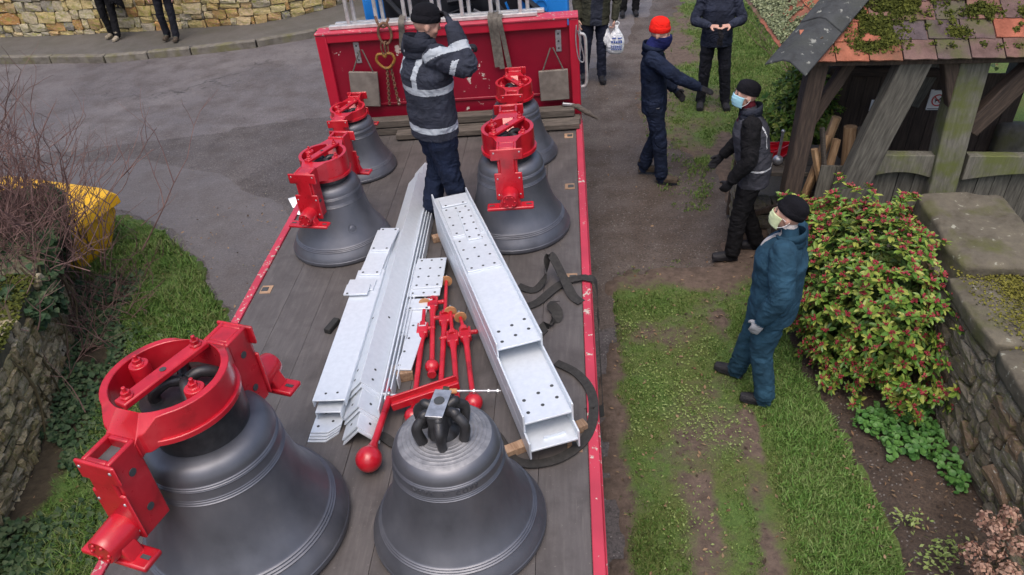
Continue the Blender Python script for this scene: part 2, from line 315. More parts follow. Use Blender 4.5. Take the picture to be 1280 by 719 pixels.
# ------------------------------------------------------------------ mesh helpers
class MB:
    def __init__(s): s.v = []; s.f = []; s.m = []
    def add(s, vs, fs, mi=0):
        o = len(s.v); s.v += [tuple(v) for v in vs]; s.f += [tuple(i+o for i in f) for f in fs]; s.m += [mi]*len(fs)
    def box(s, c, d, M=None, mi=0):
        x, y, z = d[0]/2, d[1]/2, d[2]/2; c = Vector(c)
        vs = [Vector((a*x, b*y, e*z)) for e in (-1, 1) for a, b in ((-1, -1), (1, -1), (1, 1), (-1, 1))]
        if M is not None: vs = [M @ v for v in vs]
        s.add([v+c for v in vs], [(3, 2, 1, 0), (4, 5, 6, 7), (0, 1, 5, 4), (1, 2, 6, 5), (2, 3, 7, 6), (3, 0, 4, 7)], mi)
    def beam(s, a, b, wd, th, up=(0, 0, 1), mi=0):
        """square bar from a to b, wd across, th along 'up'"""
        a, b = Vector(a), Vector(b); d = (b-a); L = d.length; d.normalize(); u = Vector(up); sd = d.cross(u).normalized(); u = sd.cross(d)
        vs = []
        for p in (a, b):
            for i, j in ((-1, -1), (1, -1), (1, 1), (-1, 1)): vs.append(p+sd*(i*wd/2)+u*(j*th/2))
        s.add(vs, [(3, 2, 1, 0), (4, 5, 6, 7), (0, 1, 5, 4), (1, 2, 6, 5), (2, 3, 7, 6), (3, 0, 4, 7)], mi)
    def tube(s, pts, rad, n=10, cap=True, mi=0, rb=None, side=None):
        pts = [Vector(p) for p in pts]; k = len(pts)
        if not hasattr(rad, '__len__'): rad = [rad]*k
        if rb is None: rb = rad
        elif not hasattr(rb, '__len__'): rb = [rb]*k
        tang = []
        for i in range(k):
            d = pts[min(i+1, k-1)]-pts[max(i-1, 0)]; tang.append(d.normalized() if d.length > 1e-9 else Vector((0, 0, 1)))
        if side is None: side = Vector((0, 0, 1)) if abs(tang[0].z) < .9 else Vector((1, 0, 0))
        sd = Vector(side); vs = []
        for i in range(k):
            sd = (sd-tang[i]*sd.dot(tang[i]));
            if sd.length < 1e-6: sd = tang[i].orthogonal()
            sd.normalize(); u = tang[i].cross(sd)
            for j in range(n):
                a = 2*math.pi*j/n; vs.append(pts[i]+sd*(math.cos(a)*rad[i])+u*(math.sin(a)*rb[i]))
        fs = [(i*n+j, i*n+(j+1) % n, (i+1)*n+(j+1) % n, (i+1)*n+j) for i in range(k-1) for j in range(n)]
        if cap: fs += [tuple(range(n-1, -1, -1)), tuple(range((k-1)*n, k*n))]
        s.add(vs, fs, mi)
    def lathe(s, prof, n=48, c=(0, 0, 0), M=None, mi=0, close=False, ang=2*math.pi):
        """prof = [(r, z)...] from bottom to top, turned about z"""
        c = Vector(c); vs = []; full = abs(ang-2*math.pi) < 1e-6; cols = n if full else n+1
        for r, z in prof:
            for j in range(cols):
                a = ang*j/n; p = Vector((r*math.cos(a), r*math.sin(a), z)); vs.append((M @ p if M is not None else p)+c)
        k = len(prof); fs = []
        for i in range(k-1 if not close else k):
            i2 = (i+1) % k
            for j in range(n):
                j2 = (j+1) % cols; fs.append((i*cols+j, i*cols+j2, i2*cols+j2, i2*cols+j))
        if not close:
            if prof[0][0] > 1e-6 and full: fs.append(tuple(range(cols-1, -1, -1)))
            if prof[-1][0] > 1e-6 and full: fs.append(tuple((k-1)*cols+j for j in range(cols)))
        s.add(vs, fs, mi)
    def prism(s, out, z0, z1, M=None, c=(0, 0, 0), mi=0):
        c = Vector(c); n = len(out); vs = [Vector((x, y, z)) for z in (z0, z1) for x, y in out]
        if M is not None: vs = [M @ v for v in vs]
        s.add([v+c for v in vs], [tuple(range(n-1, -1, -1)), tuple(range(n, 2*n))]+[(i, (i+1) % n, n+(i+1) % n, n+i) for i in range(n)], mi)
    def ball(s, c, r, n=16, m=10, mi=0):
        if not hasattr(r, '__len__'): r = (r, r, r)
        prof = [(max(1e-4, math.sin(math.pi*i/m)), -math.cos(math.pi*i/m)) for i in range(m+1)]
        S = Matrix.Diagonal((r[0], r[1], r[2])); s.lathe(prof, n, c, S, mi)
    def ribbon(s, pts, wd, th=.004, sides=None, mi=0):
        """flat strap along pts; sides = width direction per point"""
        pts = [Vector(p) for p in pts]; k = len(pts); vs = []
        for i in range(k):
            d = (pts[min(i+1, k-1)]-pts[max(i-1, 0)]).normalized()
            sd = Vector(sides[i]) if sides else d.cross(Vector((0, 0, 1)))
            sd = (sd-d*sd.dot(d)).normalized(); nn = sd.cross(d)
            for a, b in ((-1, -1), (1, -1), (1, 1), (-1, 1)): vs.append(pts[i]+sd*(a*wd/2)+nn*(b*th/2))
        fs = [(i*4+j, i*4+(j+1) % 4, (i+1)*4+(j+1) % 4, (i+1)*4+j) for i in range(k-1) for j in range(4)]
        fs += [(3, 2, 1, 0), tuple((k-1)*4+j for j in range(4))]
        s.add(vs, fs, mi)
    def mesh(s, name, mats, smooth=40, fix=True):
        me = bpy.data.meshes.new(name); me.from_pydata(s.v, [], s.f)
        if fix:
            bm = bmesh.new(); bm.from_mesh(me); bmesh.ops.recalc_face_normals(bm, faces=bm.faces); bm.to_mesh(me); bm.free()
        for mm in (mats if isinstance(mats, (list, tuple)) else [mats]): me.materials.append(MATS[mm])
        if any(s.m): me.polygons.foreach_set('material_index', s.m)
        if smooth:
            me.polygons.foreach_set('use_smooth', [True]*len(me.polygons)); me.set_sharp_from_angle(angle=R_(smooth))
        me.update(); return me
    def build(s, name, mats, parent=None, M=None, bevel=0, smooth=40, fix=True, seg=2):
        o = bpy.data.objects.new(name, s.mesh(name, mats, smooth, fix)); COL.objects.link(o)
        if parent is not None: o.parent = parent
        if M is not None: o.matrix_local = M
        if bevel:
            b = o.modifiers.new('bevel', 'BEVEL'); b.width = bevel; b.segments = seg; b.limit_method = 'ANGLE'; b.angle_limit = R_(45)
        return o
def inst(name, me, parent=None, M=None):
    o = bpy.data.objects.new(name, me); COL.objects.link(o)
    if parent is not None: o.parent = parent
    if M is not None: o.matrix_local = M
    return o
def tag(o, label=None, cat=None, group=None, kind=None):
    if label: o['label'] = label
    if cat: o['category'] = cat
    if group: o['group'] = group
    if kind: o['kind'] = kind
    return o
def empty(name, M=None, label=None, cat=None, group=None):
    o = bpy.data.objects.new(name, None); o.empty_display_size = .1; COL.objects.link(o)
    if M is not None: o.matrix_world = M
    return tag(o, label, cat, group)
def T(x, y=None, z=None): return Matrix.Translation(Vector(x) if y is None else Vector((x, y, z)))
def RZ(a): return Matrix.Rotation(a, 4, 'Z')
def RX(a): return Matrix.Rotation(a, 4, 'X')
def RY(a): return Matrix.Rotation(a, 4, 'Y')
def catmull(pts, n=6):
    pts = [Vector(p) for p in pts]; out = []
    for i in range(len(pts)-1):
        p0, p1, p2, p3 = pts[max(i-1, 0)], pts[i], pts[i+1], pts[min(i+2, len(pts)-1)]
        for k in range(n):
            t = k/n; out.append(.5*((2*p1)+(-p0+p2)*t+(2*p0-5*p1+4*p2-p3)*t*t+(-p0+3*p1-3*p2+p3)*t**3))
    out.append(pts[-1]); return out
def inside(p, poly):
    x, y = p; c = False; n = len(poly); j = n-1
    for i in range(n):
        xi, yi = poly[i]; xj, yj = poly[j]
        if (yi > y) != (yj > y) and x < (xj-xi)*(y-yi)/(yj-yi)+xi: c = not c
        j = i
    return c
def wobbly(poly, step=.12, amp=.05, seed=0, skip=()):
    out = []; n = len(poly)
    for i in range(n):
        a, b = Vector(poly[i]), Vector(poly[(i+1) % n]); L = (b-a).length; k = max(1, int(L/step)); nn = Vector((-(b-a).y, (b-a).x)).normalized()
        for j in range(k):
            p = a+(b-a)*(j/k); q = 0 if i in skip else amp*(noise.noise(Vector((p.x*1.7, p.y*1.7, seed)))+.6*noise.noise(Vector((p.x*6, p.y*6, seed+9))))
            out.append(p+nn*q)
    return out
def sheet(name, poly, mat, dz, step=.3, amp=0, cover=None, seed=0, relief=None, wob=.12, kind='structure', skip=(), zf=gz, edge=0):
    """a sheet over the sloping ground, cut to an outline with an uneven edge"""
    bd = wobbly(poly, wob, amp, seed, skip); k = len(bd); vs = [Vector((p[0], p[1])) for p in bd]
    xs = [p[0] for p in bd]; ys = [p[1] for p in bd]; pl = [(p[0], p[1]) for p in bd]
    y = min(ys)+step*.5
    while y < max(ys):
        x = min(xs)+step*.5
        while x < max(xs):
            q = (x+step*.25*nz(x*9, y*9, 1), y+step*.25*nz(x*9, y*9, 5))
            if inside(q, pl): vs.append(Vector(q))
            x += step
        y += step
    r = delaunay_2d_cdt(vs, [], [list(range(k))], 1, 1e-5)
    vv, ff = r[0], r[2]
    me = bpy.data.meshes.new(name)
    me.from_pydata([(p.x, p.y, zf(p.x, p.y)+dz+(relief(p.x, p.y) if relief else 0)-(edge if i < k else 0)) for i, p in enumerate(vv)], [], [tuple(f) for f in ff])
    bm = bmesh.new(); bm.from_mesh(me); bmesh.ops.recalc_face_normals(bm, faces=bm.faces)
    if sum(f.normal.z for f in bm.faces) < 0: bmesh.ops.reverse_faces(bm, faces=bm.faces)
    bm.to_mesh(me); bm.free()
    if cover:
        at = me.attributes.new('cover', 'FLOAT', 'POINT'); at.data.foreach_set('value', [cover(v.co.x, v.co.y) for v in me.vertices])
    me.materials.append(MATS[mat]); me.polygons.foreach_set('use_smooth', [True]*len(me.polygons))
    o = bpy.data.objects.new(name, me); COL.objects.link(o); o['kind'] = kind
    return o
# ================================================================== THE SETTING
big = [(-400, -200), (400, -200), (400, 500), (-400, 500)]
def flat_sheet(name, xs, ys, mat, dz):
    vs = [(x, y, gz(x)+dz) for y in ys for x in xs]; nx = len(xs)
    fs = [(j*nx+i, j*nx+i+1, (j+1)*nx+i+1, (j+1)*nx+i) for j in range(len(ys)-1) for i in range(nx-1)]
    me = bpy.data.meshes.new(name); me.from_pydata(vs, [], fs); me.materials.append(MATS[mat]); o = bpy.data.objects.new(name, me); COL.objects.link(o); o['kind'] = 'structure'; return o
flat_sheet('ground', [-400, -100, -14, 8, 60, 400], [-200, -20, 0, 20, 60, 500], 'soil_mat', -.045)

KERB = [(-24, 15.6), (-14, 14.6), (-10.5, 14.08), (-8.26, 13.80), (-6.7, 13.98), (-5.54, 14.22), (-4.51, 14.66), (-3.55, 15.35), (-2.7, 16.4), (-1.9, 18.0), (-1.2, 21), (-.8, 26)]
WALL = [(-16, 15.9), (-11.4, 15.5), (-9.6, 15.38), (-8.2, 15.36), (-6.9, 15.37), (-5.93, 15.42), (-5.3, 15.72), (-4.75, 16.15), (-4.1, 16.95), (-3.4, 18.2), (-2.9, 19.6)]
road_poly = [(-24, 8.6), (-9, 9.55), (-5.59, 10.05), (-4.3, 10.4), (-3.41, 10.66), (-1, 11.2), (.6, 11.6), (1.2, 13.2), (1.9, 15.2), (2.6, 18), (3.2, 26)]+[(x, y) for x, y in reversed(KERB)]
sheet('road', road_poly, 'road_mat', .012, .5, .05, seed=3, wob=.15, edge=.016)
apron_poly = [(-24, 2), (-5, 2), (.5, 1), (.6, 6), (.9, 9), (1.0, 12), (-3.4, 11), (-5.6, 10.4), (-24, 9)]
sheet('apron', apron_poly, 'apron_mat', .0, .5, 0, seed=4)
path_poly = [(-7.5, 8.25), (-5.2, 8.05), (-4.35, 7.55), (-3.68, 6.8), (-3.25, 6.1), (-2.8, 5.7), (-2.3, 6.2), (-2.55, 7.1), (-3.2, 8.0), (-4.3, 8.9), (-5.6, 9.5), (-7.8, 9.35)]
sheet('footpath', path_poly, 'path_mat', .006, .4, .07, seed=8)
lane_poly = [(.1, 5.2), (.9, 5.9), (1.5, 6.1), (2.1, 6.3), (2.4, 7.3), (2.4, 8.4), (1.95, 9.5), (1.65, 10.5), (1.8, 12), (2.1, 13.6), (2.6, 15.4), (3, 17.5), (.9, 17.5), (.5, 12), (.2, 9)]
sheet('lane', lane_poly, 'lane_mat', .004, .3, .16, seed=5, wob=.1)
pav = KERB+list(reversed([(x, y+.15) for x, y in WALL]+[(-2.2, 22), (-1.8, 26)]))
pav = [(x, y+.06) if i < len(KERB) else (x, y) for i, (x, y) in enumerate(pav)]
sheet('pavement', pav, 'pavement_mat', .115, .5, 0, seed=6)
# kerb: one stone after another
kb = tag(bpy.data.objects.new('kerb', None), kind='structure'); COL.objects.link(kb)
cum = [Vector(p) for p in KERB]; L = 0; pts = []
for a, b in zip(cum, cum[1:]):
    n = max(1, round((b-a).length/.92))
    for i in range(n): pts.append((a+(b-a)*(i/n), a+(b-a)*((i+1)/n)))
mb = MB(); mb.box((0, 0, 0), (1, .15, .26)); kme = mb.mesh('kerbstone', 'kerb_stone')
for a, b in pts:
    m = (a+b)/2; d = b-a; an = math.atan2(d.y, d.x); ln = d.length-.018
    o = inst('kerbstone', kme, kb, T(m.x, m.y+.06, gz(m.x)+.0+rnd.uniform(-.006, .006)) @ RZ(an+rnd.uniform(-.01, .01)) @ RY(-math.atan(SLOPE)*math.cos(an)) @ Matrix.Diagonal((ln, 1, 1, 1)))
    bv = o.modifiers.new('bevel', 'BEVEL'); bv.width = .018; bv.segments = 2

# -------- verges
def rut(x, y, x0, y0, x1, y1, w):
    t = max(0, min(1, ((x-x0)*(x1-x0)+(y-y0)*(y1-y0))/((x1-x0)**2+(y1-y0)**2))); d = math.hypot(x-x0-(x1-x0)*t, y-y0-(y1-y0)*t)
    return max(0, 1-d/w)
def cover_r(x, y):
    n = .55*nz(x, y, 3.1, 1.5)+.5*nz(x, y, 8.2, 3.6)+.25*nz(x, y, 1.2, 9)
    c = .62+.5*n
    c -= .75*max(0, min(1, (.60+.12*nz(x, y, 7, 2)-x)/.18))*(1 if y < 6.6 else 0)
    if 5.5 < y < 7.5: c -= .42*max(0, min(1, (y-5.6+.9*nz(x, y, 6, 1.9))/.9))
    elif y >= 7.5: c -= .02
    if x < 2.3 and y > 6.4: c -= .26*max(0, min(1, (1.65+.18*(y-9)+.35*nz(x, y, 4, .9)-x)/.5))
    c += .42*max(0, min(1, (x-1.45)/.25))*(1 if y < 5.6 else 0)
    c += .35*max(0, min(1, (x-2.1-.12*(y-9))/.4))*(1 if y > 8.3 else 0)
    c -= .62*rut(x, y, 1.52, 4.4, 1.42, 2.7, .10)+.42*rut(x, y, 1.05, 3.7, 1.0, 2.5, .15)+.35*rut(x, y, 1.5, 5.6, 1.55, 4.8, .14)
    c -= .6*rut(x, y, 1.6, 6.3, 2.2, 9.4, .2)
    return c
def relief_r(x, y): return .012+.014*nz(x, y, 2, 1.7)+.008*nz(x, y, 6, 7)
vr_poly = [(.33, -2), (.40, 3), (.48, 5.5), (.60, 6.25), (1.15, 6.5), (1.6, 6.6), (1.95, 7.3), (1.85, 8.3), (1.4, 9.4), (1.15, 10.6), (1.35, 12), (1.7, 13.6), (2.2, 15.3), (2.6, 17.5), (2.9, 26), (12, 26), (12, -2)]
sheet('grass_verge', [p for p in vr_poly], 'verge_right_mat', .014, .11, .17, cover_r, 11, relief_r, .09, edge=.05)
def cover_l(x, y):
    c = .75+.35*nz(x, y, 3, 1.9)+.25*nz(x, y, 5, 5)
    c -= .5*max(0, min(1, (y-6.9)/1.2+.2*nz(x, y, 2, 3))) if x > -4.2 else 0
    c -= .75*max(0, min(1, (-3.55-.25*max(0, y-4.2)-x+.15*nz(x, y, 9, 2))/.25)) if y < 6.5 else 0
    return c
vl_poly = [(-9, 8.3), (-6.5, 8.15), (-5, 7.95), (-4.38, 7.5), (-3.72, 6.79), (-3.32, 6.19), (-3.02, 5.85), (-2.75, 5.3), (-2.62, 4), (-2.5, -2), (-9, -2)]
sheet('left_verge', vl_poly, 'verge_left_mat', .014, .12, .07, cover_l, 12, lambda x, y: .02+.02*nz(x, y, 2, 1.3)+.01*nz(x, y, 4, 5), .09, edge=.06)
bed_poly = [(2.1, 6.4), (2.02, 5.6), (1.98, 4.9), (2.1, 4.4), (2.13, 3.9), (2.2, 3.4), (2.14, 2.6), (2.1, 0), (3.2, 0), (3.2, 6.4)]
sheet('flower_bed', bed_poly, 'soil_mat', .028, .1, .05, None, 13, lambda x, y: .02+.025*nz(x, y, 2, 3)+.012*nz(x, y, 6, 11), .08, edge=.04)

def grass(name, label, poly, cover, n, h, mat, seed, lean=.6, wd=.0045, dz=.03):
    rg = np.random.default_rng(seed); xs = [p[0] for p in poly]; ys = [p[1] for p in poly]
    P = []
    tries = 0
    while len(P) < n and tries < n*14:
        tries += 1
        x = rg.uniform(min(xs), max(xs)); y = rg.uniform(min(ys), max(ys))
        if not inside((x, y), poly): continue
        c = cover(x, y)+.35*nz(x, y, 2, 14)
        if c > .36+rg.uniform(0, .38): P.append((x, y, c))
    P = np.array(P); k = len(P); an = rg.uniform(0, 2*np.pi, k); hh = h*(.45+.9*rg.random(k))*np.clip(P[:, 2], .35, 1.1); ll = hh*lean*(.3+rg.random(k)); aw = rg.uniform(0, 2*np.pi, k)
    z = np.array([gz(x) for x in P[:, 0]])+dz-.012
    w_ = wd*(.7+.8*rg.random(k))
    a = np.stack([P[:, 0]-np.cos(aw)*w_, P[:, 1]-np.sin(aw)*w_, z], 1); b = np.stack([P[:, 0]+np.cos(aw)*w_, P[:, 1]+np.sin(aw)*w_, z], 1)
    mid = np.stack([P[:, 0]+np.cos(an)*ll*.35, P[:, 1]+np.sin(an)*ll*.35, z+hh*.62], 1); side = np.stack([np.cos(aw)*w_*.7, np.sin(aw)*w_*.7, 0*w_], 1)
    c = np.stack([P[:, 0]+np.cos(an)*ll, P[:, 1]+np.sin(an)*ll, z+hh], 1)
    V = np.stack([a, b, mid+side, mid-side, c], 1).reshape(-1, 3)
    F = [(5*i, 5*i+1, 5*i+2, 5*i+3) for i in range(k)]+[(5*i+3, 5*i+2, 5*i+4) for i in range(k)]
    me = bpy.data.meshes.new(name); me.from_pydata(V.tolist(), [], F); me.materials.append(MATS[mat]); o = bpy.data.objects.new(name, me); COL.objects.link(o)
    return tag(o, label, 'grass', kind='stuff')
gr_a = [(.46, 2.4), (2.14, 2.4), (2.16, 3.5), (2.0, 4.9), (2.05, 5.8), (2.05, 6.9), (1.5, 7.0), (.62, 6.75)]
grass('grass', 'short patchy grass on the worn verge beside the lorry', gr_a, cover_r, 50000, .036, 'grass_blade', 1, dz=.03)
grass('grass', 'brighter thick grass along the flower bed edge', [(1.5, 2.4), (2.16, 2.4), (2.18, 3.5), (2.04, 4.9), (2.0, 5.5), (1.7, 5.3)], lambda x, y: cover_r(x, y)*.8-.7*max(0, min(1, (1.75+.3*nz(x, y, 5, 2.2)-x)/.3)), 20000, .055, 'grass_dark', 2, .8)
grass('grass', 'thin grass with bare patches beside the lane', [(1.2, 6.5), (2.3, 6.5), (2.0, 8.2), (3.8, 9), (4.2, 15), (2.4, 15.4), (1.2, 11)], cover_r, 52000, .045, 'grass_blade', 3, wd=.006)
grass('grass', 'rough green grass on the verge by the grit bin', [(-5.2, 7.85), (-4.4, 7.45), (-3.75, 6.75), (-3.3, 6.1), (-2.9, 5.5), (-2.75, 4.0), (-2.7, 2.0), (-3.9, 2.0), (-4.6, 5.6), (-5.2, 6.6)], cover_l, 26000, .085, 'grass_left', 4, 1.0)

def leaf_scatter(name, label, cat, pts, size, mat, seed, tilt=.5, shape='oval', kind='stuff', parent=None):
    """many small leaf faces at (point, normal) places as one mass"""
    rg = random.Random(seed); V = []; F = []
    for p, nrm in pts:
        s = size*rg.uniform(.55, 1.3); n = (Vector(nrm)+Vector((rg.uniform(-1, 1), rg.uniform(-1, 1), rg.uniform(-1, 1)))*tilt).normalized()
        a = n.orthogonal().normalized(); a = Matrix.Rotation(rg.uniform(0, 6.28), 3, n) @ a; b = n.cross(a); o = len(V); p = Vector(p)
        if shape == 'oval':
            V += [p, p+a*s*.5+b*s*.26, p+a*s+n*-.12*s, p+a*s*.5-b*s*.26]; F.append((o, o+1, o+2, o+3))
        elif shape == 'ivy':
            V += [p, p+a*s*.15+b*s*.5, p+a*s*.55+b*s*.38, p+a*s, p+a*s*.55-b*s*.38, p+a*s*.15-b*s*.5, p+a*s*.4-n*s*.08]
            F += [(o, o+1, o+6), (o+1, o+2, o+6), (o+2, o+3, o+6), (o+3, o+4, o+6), (o+4, o+5, o+6), (o+5, o, o+6)]
        else:
            k = 7; V += [p-n*s*.1]+[p+a*(math.cos(6.283*i/k)*s*.5)+b*(math.sin(6.283*i/k)*s*.5) for i in range(k)]; F += [(o, o+1+i, o+1+(i+1) % k) for i in range(k)]
    me = bpy.data.meshes.new(name); me.from_pydata([tuple(v) for v in V], [], F); me.materials.append(MATS[mat]); o = bpy.data.objects.new(name, me); COL.objects.link(o)
    if parent is not None: o.parent = parent
    o['kind'] = kind
    if label: tag(o, label, cat)
    return o
rg = random.Random(21)
pts = []
for i in range(420):
    x, y = rg.uniform(.5, 2.1), rg.uniform(2.6, 6.6); pts.append(((x, y, gz(x)+.04), (0, 0, 1)))
for i in range(220):
    x, y = rg.uniform(2.05, 2.8), rg.uniform(2.7, 5); pts.append(((x, y, gz(x)+.06), (0, 0, 1)))
for i in range(260):
    x, y = rg.uniform(-5, -2.8), rg.uniform(3, 8); pts.append(((x, y, gz(x)+.05), (0, 0, 1)))
for i in range(160):
    x, y = rg.uniform(.6, 3.5), rg.uniform(6.5, 15); pts.append(((x, y, gz(x)+.04), (0, 0, 1)))
leaf_scatter('leaf_litter', 'small fallen brown leaves scattered over grass and soil', 'leaves', pts, .035, 'litter', 5, .5)
pts = []
for i in range(1500):
    a = rg.gauss(0, 1); cx, cy = rg.choice([(1.1, 4.3), (1.05, 4.6), (.8, 4.9), (.72, 4.3), (.9, 3.4), (1.3, 4.2), (.7, 5.5), (1.2, 5.2)])
    x, y = cx+rg.gauss(0, .13), cy+rg.gauss(0, .16)
    if .62 < x < 2: pts.append(((x, y, gz(x)+.04+rg.random()*.012), (0, 0, 1)))
leaf_scatter('weeds', 'pale green low weeds spreading through the worn verge', 'weeds', pts, .022, 'weed_leaf', 6, .6)
# twigs and small litter on the apron
pts = [];
for i in range(700):
    x, y = rg.uniform(-6.5, -2.4), rg.uniform(6.5, 13); pts.append(((x, y, gz(x)+.02), (0, 0, 1)))
leaf_scatter('gravel', 'loose stone chippings scattered over the tarmac', 'gravel', pts, .022, 'kerb_stone', 9, .3)

pts = []
for i in range(4200):
    y = rg.uniform(2.4, 6.6); xf = np.interp(y, [2.3, 3.2, 3.9, 4.6, 5.3, 6.15, 7], [-3.6, -3.78, -3.93, -4.12, -4.35, -4.75, -5.2])
    x = xf+abs(rg.gauss(0, .36))
    if nz(x, y, 3, 2.5) > -.15: pts.append(((x, y, gz(x)+.05+rg.random()*.1*max(.1, 1-(x-xf)/.5)), (.3, -.2, 1)))
leaf_scatter('undergrowth', 'dark ivy and bramble leaves at the foot of the left wall', 'undergrowth', pts, .045, 'ivy_leaf', 25, .7, 'ivy')
# -------- rubble stones
def stone_mesh(seed, mat, name='stone'):
    bm = bmesh.new(); bmesh.ops.create_cube(bm, size=1.0); bmesh.ops.subdivide_edges(bm, edges=bm.edges[:], cuts=1, use_grid_fill=True)
    rg = random.Random(seed)
    for v in bm.verts:
        c = v.co; k = sum(1 for q in c if abs(q) > .4)
        v.co = c*{0: 1, 1: 1.03, 2: .97, 3: .90}[k]+Vector([rg.uniform(-.085, .085) for _ in range(3)])
    me = bpy.data.meshes.new(name); bm.to_mesh(me); bm.free(); me.materials.append(MATS[mat]); me.polygons.foreach_set('use_smooth', [False]*len(me.polygons)); return me
def rubble(parent, A, B, nrm, z0, hgt, sw, sh, meshes, depth=.16, proud=.03, seed=0, limit=300, top_jit=.02, slope_z=True, squeeze=1.0):
    """courses of uneven stones on the face from A to B (plan points), facing nrm"""
    rg = random.Random(seed); A, B = Vector(A), Vector(B); d = B-A; L = d.length; d.normalize(); an = math.atan2(d.y, d.x); z = 0; cnt = 0
    while z < hgt-.03 and cnt < limit:
        ch = min(sh*rg.uniform(.6, 1.5), hgt-z); u = -rg.uniform(0, sw*.6)
        while u < L and cnt < limit:
            sl_ = sw*rg.uniform(.4, 1.65); a = max(0, u); b = min(L, u+sl_)
            if b-a > .03:
                m = A+d*((a+b)/2); hj = ch*rg.uniform(.86, 1.04)
                zz = z0(m.x, m.y)+z+ch/2+rg.uniform(-.012, .012)
                pos = Vector((m.x, m.y, zz))+Vector((nrm[0], nrm[1], 0))*(proud-depth/2+rg.uniform(-.018, .018))
                inst('stone', rg.choice(meshes), parent, T(pos) @ RZ(an) @ RY(rg.uniform(-.06, .06)) @ Matrix.Diagonal(((b-a)*.97, depth, hj*squeeze, 1))); cnt += 1
            u += sl_
        z += ch
    return cnt
far_meshes = [stone_mesh(i, 'stone_far') for i in range(6)]
fw = empty('stone_wall', None, 'yellow lichened rubble stone wall along the far pavement', 'wall')
for i, (a, b) in enumerate(zip(WALL, WALL[1:])):
    d = (Vector(b)-Vector(a)).normalized(); nrm = (d.y, -d.x)
    mb = MB(); q = Vector(nrm)*-.42
    A0, B0 = Vector(a), Vector(b); z0, z1 = gz(a[0]), gz(b[0]); A1, B1 = A0+q, B0+q; H_ = 1.62
    mb.add([(A0.x, A0.y, z0-.2), (B0.x, B0.y, z1-.2), (B1.x, B1.y, z1-.2), (A1.x, A1.y, z0-.2), (A0.x, A0.y, z0+H_), (B0.x, B0.y, z1+H_), (B1.x, B1.y, z1+H_), (A1.x, A1.y, z0+H_)],
           [(3, 2, 1, 0), (4, 5, 6, 7), (0, 1, 5, 4), (1, 2, 6, 5), (2, 3, 7, 6), (3, 0, 4, 7)])
    mb.build('core', 'mortar', fw)
    if i == 0: continue
    big_ = i < 6
    rubble(fw, a, b, nrm, lambda x, y: gz(x)+.1, 1.55 if i < 8 else .9, .27 if big_ else .3, .15 if big_ else .16, far_meshes, .16, .05, 30+i, 60)

# left roadside wall
lmeshes = [stone_mesh(50+i, 'stone_left') for i in range(6)]
LW = [(-4.75, 6.15), (-4.35, 5.3), (-4.12, 4.6), (-3.93, 3.9), (-3.78, 3.2), (-3.6, 2.3)]
lw = empty('stone_wall', None, 'dark mossy rubble wall beside the left grass verge', 'wall')
for i, (a, b) in enumerate(zip(LW, LW[1:])):
    d = (Vector(b)-Vector(a)).normalized(); nrm = Vector((-d.y, d.x)); A0, B0 = Vector(a), Vector(b); A1, B1 = A0-nrm*.9, B0-nrm*.9
    z0, z1 = gz(a[0]), gz(b[0]); h0 = .92
    mb = MB(); mb.add([(A0.x, A0.y, z0-.2), (B0.x, B0.y, z1-.2), (B1.x, B1.y, z1-.2), (A1.x, A1.y, z0-.2), (A0.x, A0.y, z0+h0), (B0.x, B0.y, z1+h0), (B1.x, B1.y, z1+h0), (A1.x, A1.y, z0+h0)],
           [(3, 2, 1, 0), (4, 5, 6, 7), (0, 1, 5, 4), (1, 2, 6, 5), (2, 3, 7, 6), (3, 0, 4, 7)])
    mb.build('core', 'mortar_dark', lw)
    rubble(lw, a, b, nrm, lambda x, y: gz(x)-.02, 1.0, .125, .08, lmeshes, .15, .03, 70+i, 62 if i else 40)
pts = []
for i in range(5000):
    y = rg.uniform(2.5, 5.2); xf = np.interp(y, [2.3, 3.2, 3.9, 4.6, 5.3], [-3.6, -3.78, -3.93, -4.12, -4.35]); x = xf-abs(rg.gauss(0, .3))+.03
    pts.append(((x, y, gz(x)+.93+.05*nz(x, y, 2, 4)+rg.uniform(0, .03)), (0, 0, 1)))
leaf_scatter('moss', None, None, pts, .028, 'moss', 33, .9, 'round', parent=lw)
# right wall with coping
rmeshes = [stone_mesh(80+i, 'stone_right') for i in range(6)]
RWX = 2.84
rw = empty('stone_wall', None, 'lichened rubble wall with flat coping stones beside the red budded shrub', 'wall')
mb = MB(); mb.box((RWX+.33, 3.35, .50), (.62, 4.3, 1.06)); mb.build('core', 'mortar_dark', rw)
rubble(rw, (RWX, 1.2), (RWX, 5.5), (-1, 0), lambda x, y: gz(x)-.03, .96, .19, .085, rmeshes, .16, .028, 90, 290)
def rock(name, d, seed, mat, parent=None, M=None, amp=.03, cuts=6, rnd_edge=.12):
    bm = bmesh.new(); bmesh.ops.create_cube(bm, size=1.0); bmesh.ops.subdivide_edges(bm, edges=bm.edges[:], cuts=cuts, use_grid_fill=True)
    for v in bm.verts:
        c = v.co.copy(); e = Vector([max(0, abs(q)-.5+rnd_edge)/rnd_edge*(1 if q > 0 else -1) for q in c])
        inset = max(0, sum(abs(q) for q in e)-1)*rnd_edge*.38
        p = Vector((c.x*d[0], c.y*d[1], c.z*d[2])); p -= Vector([math.copysign(inset*min(d)*1.6, q) if abs(q) > .2 else 0 for q in e])
        n = noise.noise_vector(p*3+Vector((seed*7.7, 0, 0)))*amp+noise.noise_vector(p*9+Vector((0, seed*3.3, 0)))*amp*.4
        v.co = p+n
    me = bpy.data.meshes.new(name); bm.to_mesh(me); bm.free(); me.materials.append(MATS[mat]); me.polygons.foreach_set('use_smooth', [True]*len(me.polygons))
    return inst(name, me, parent, M)
ys = [1.2, 2.25, 3.2, 3.95, 4.72]
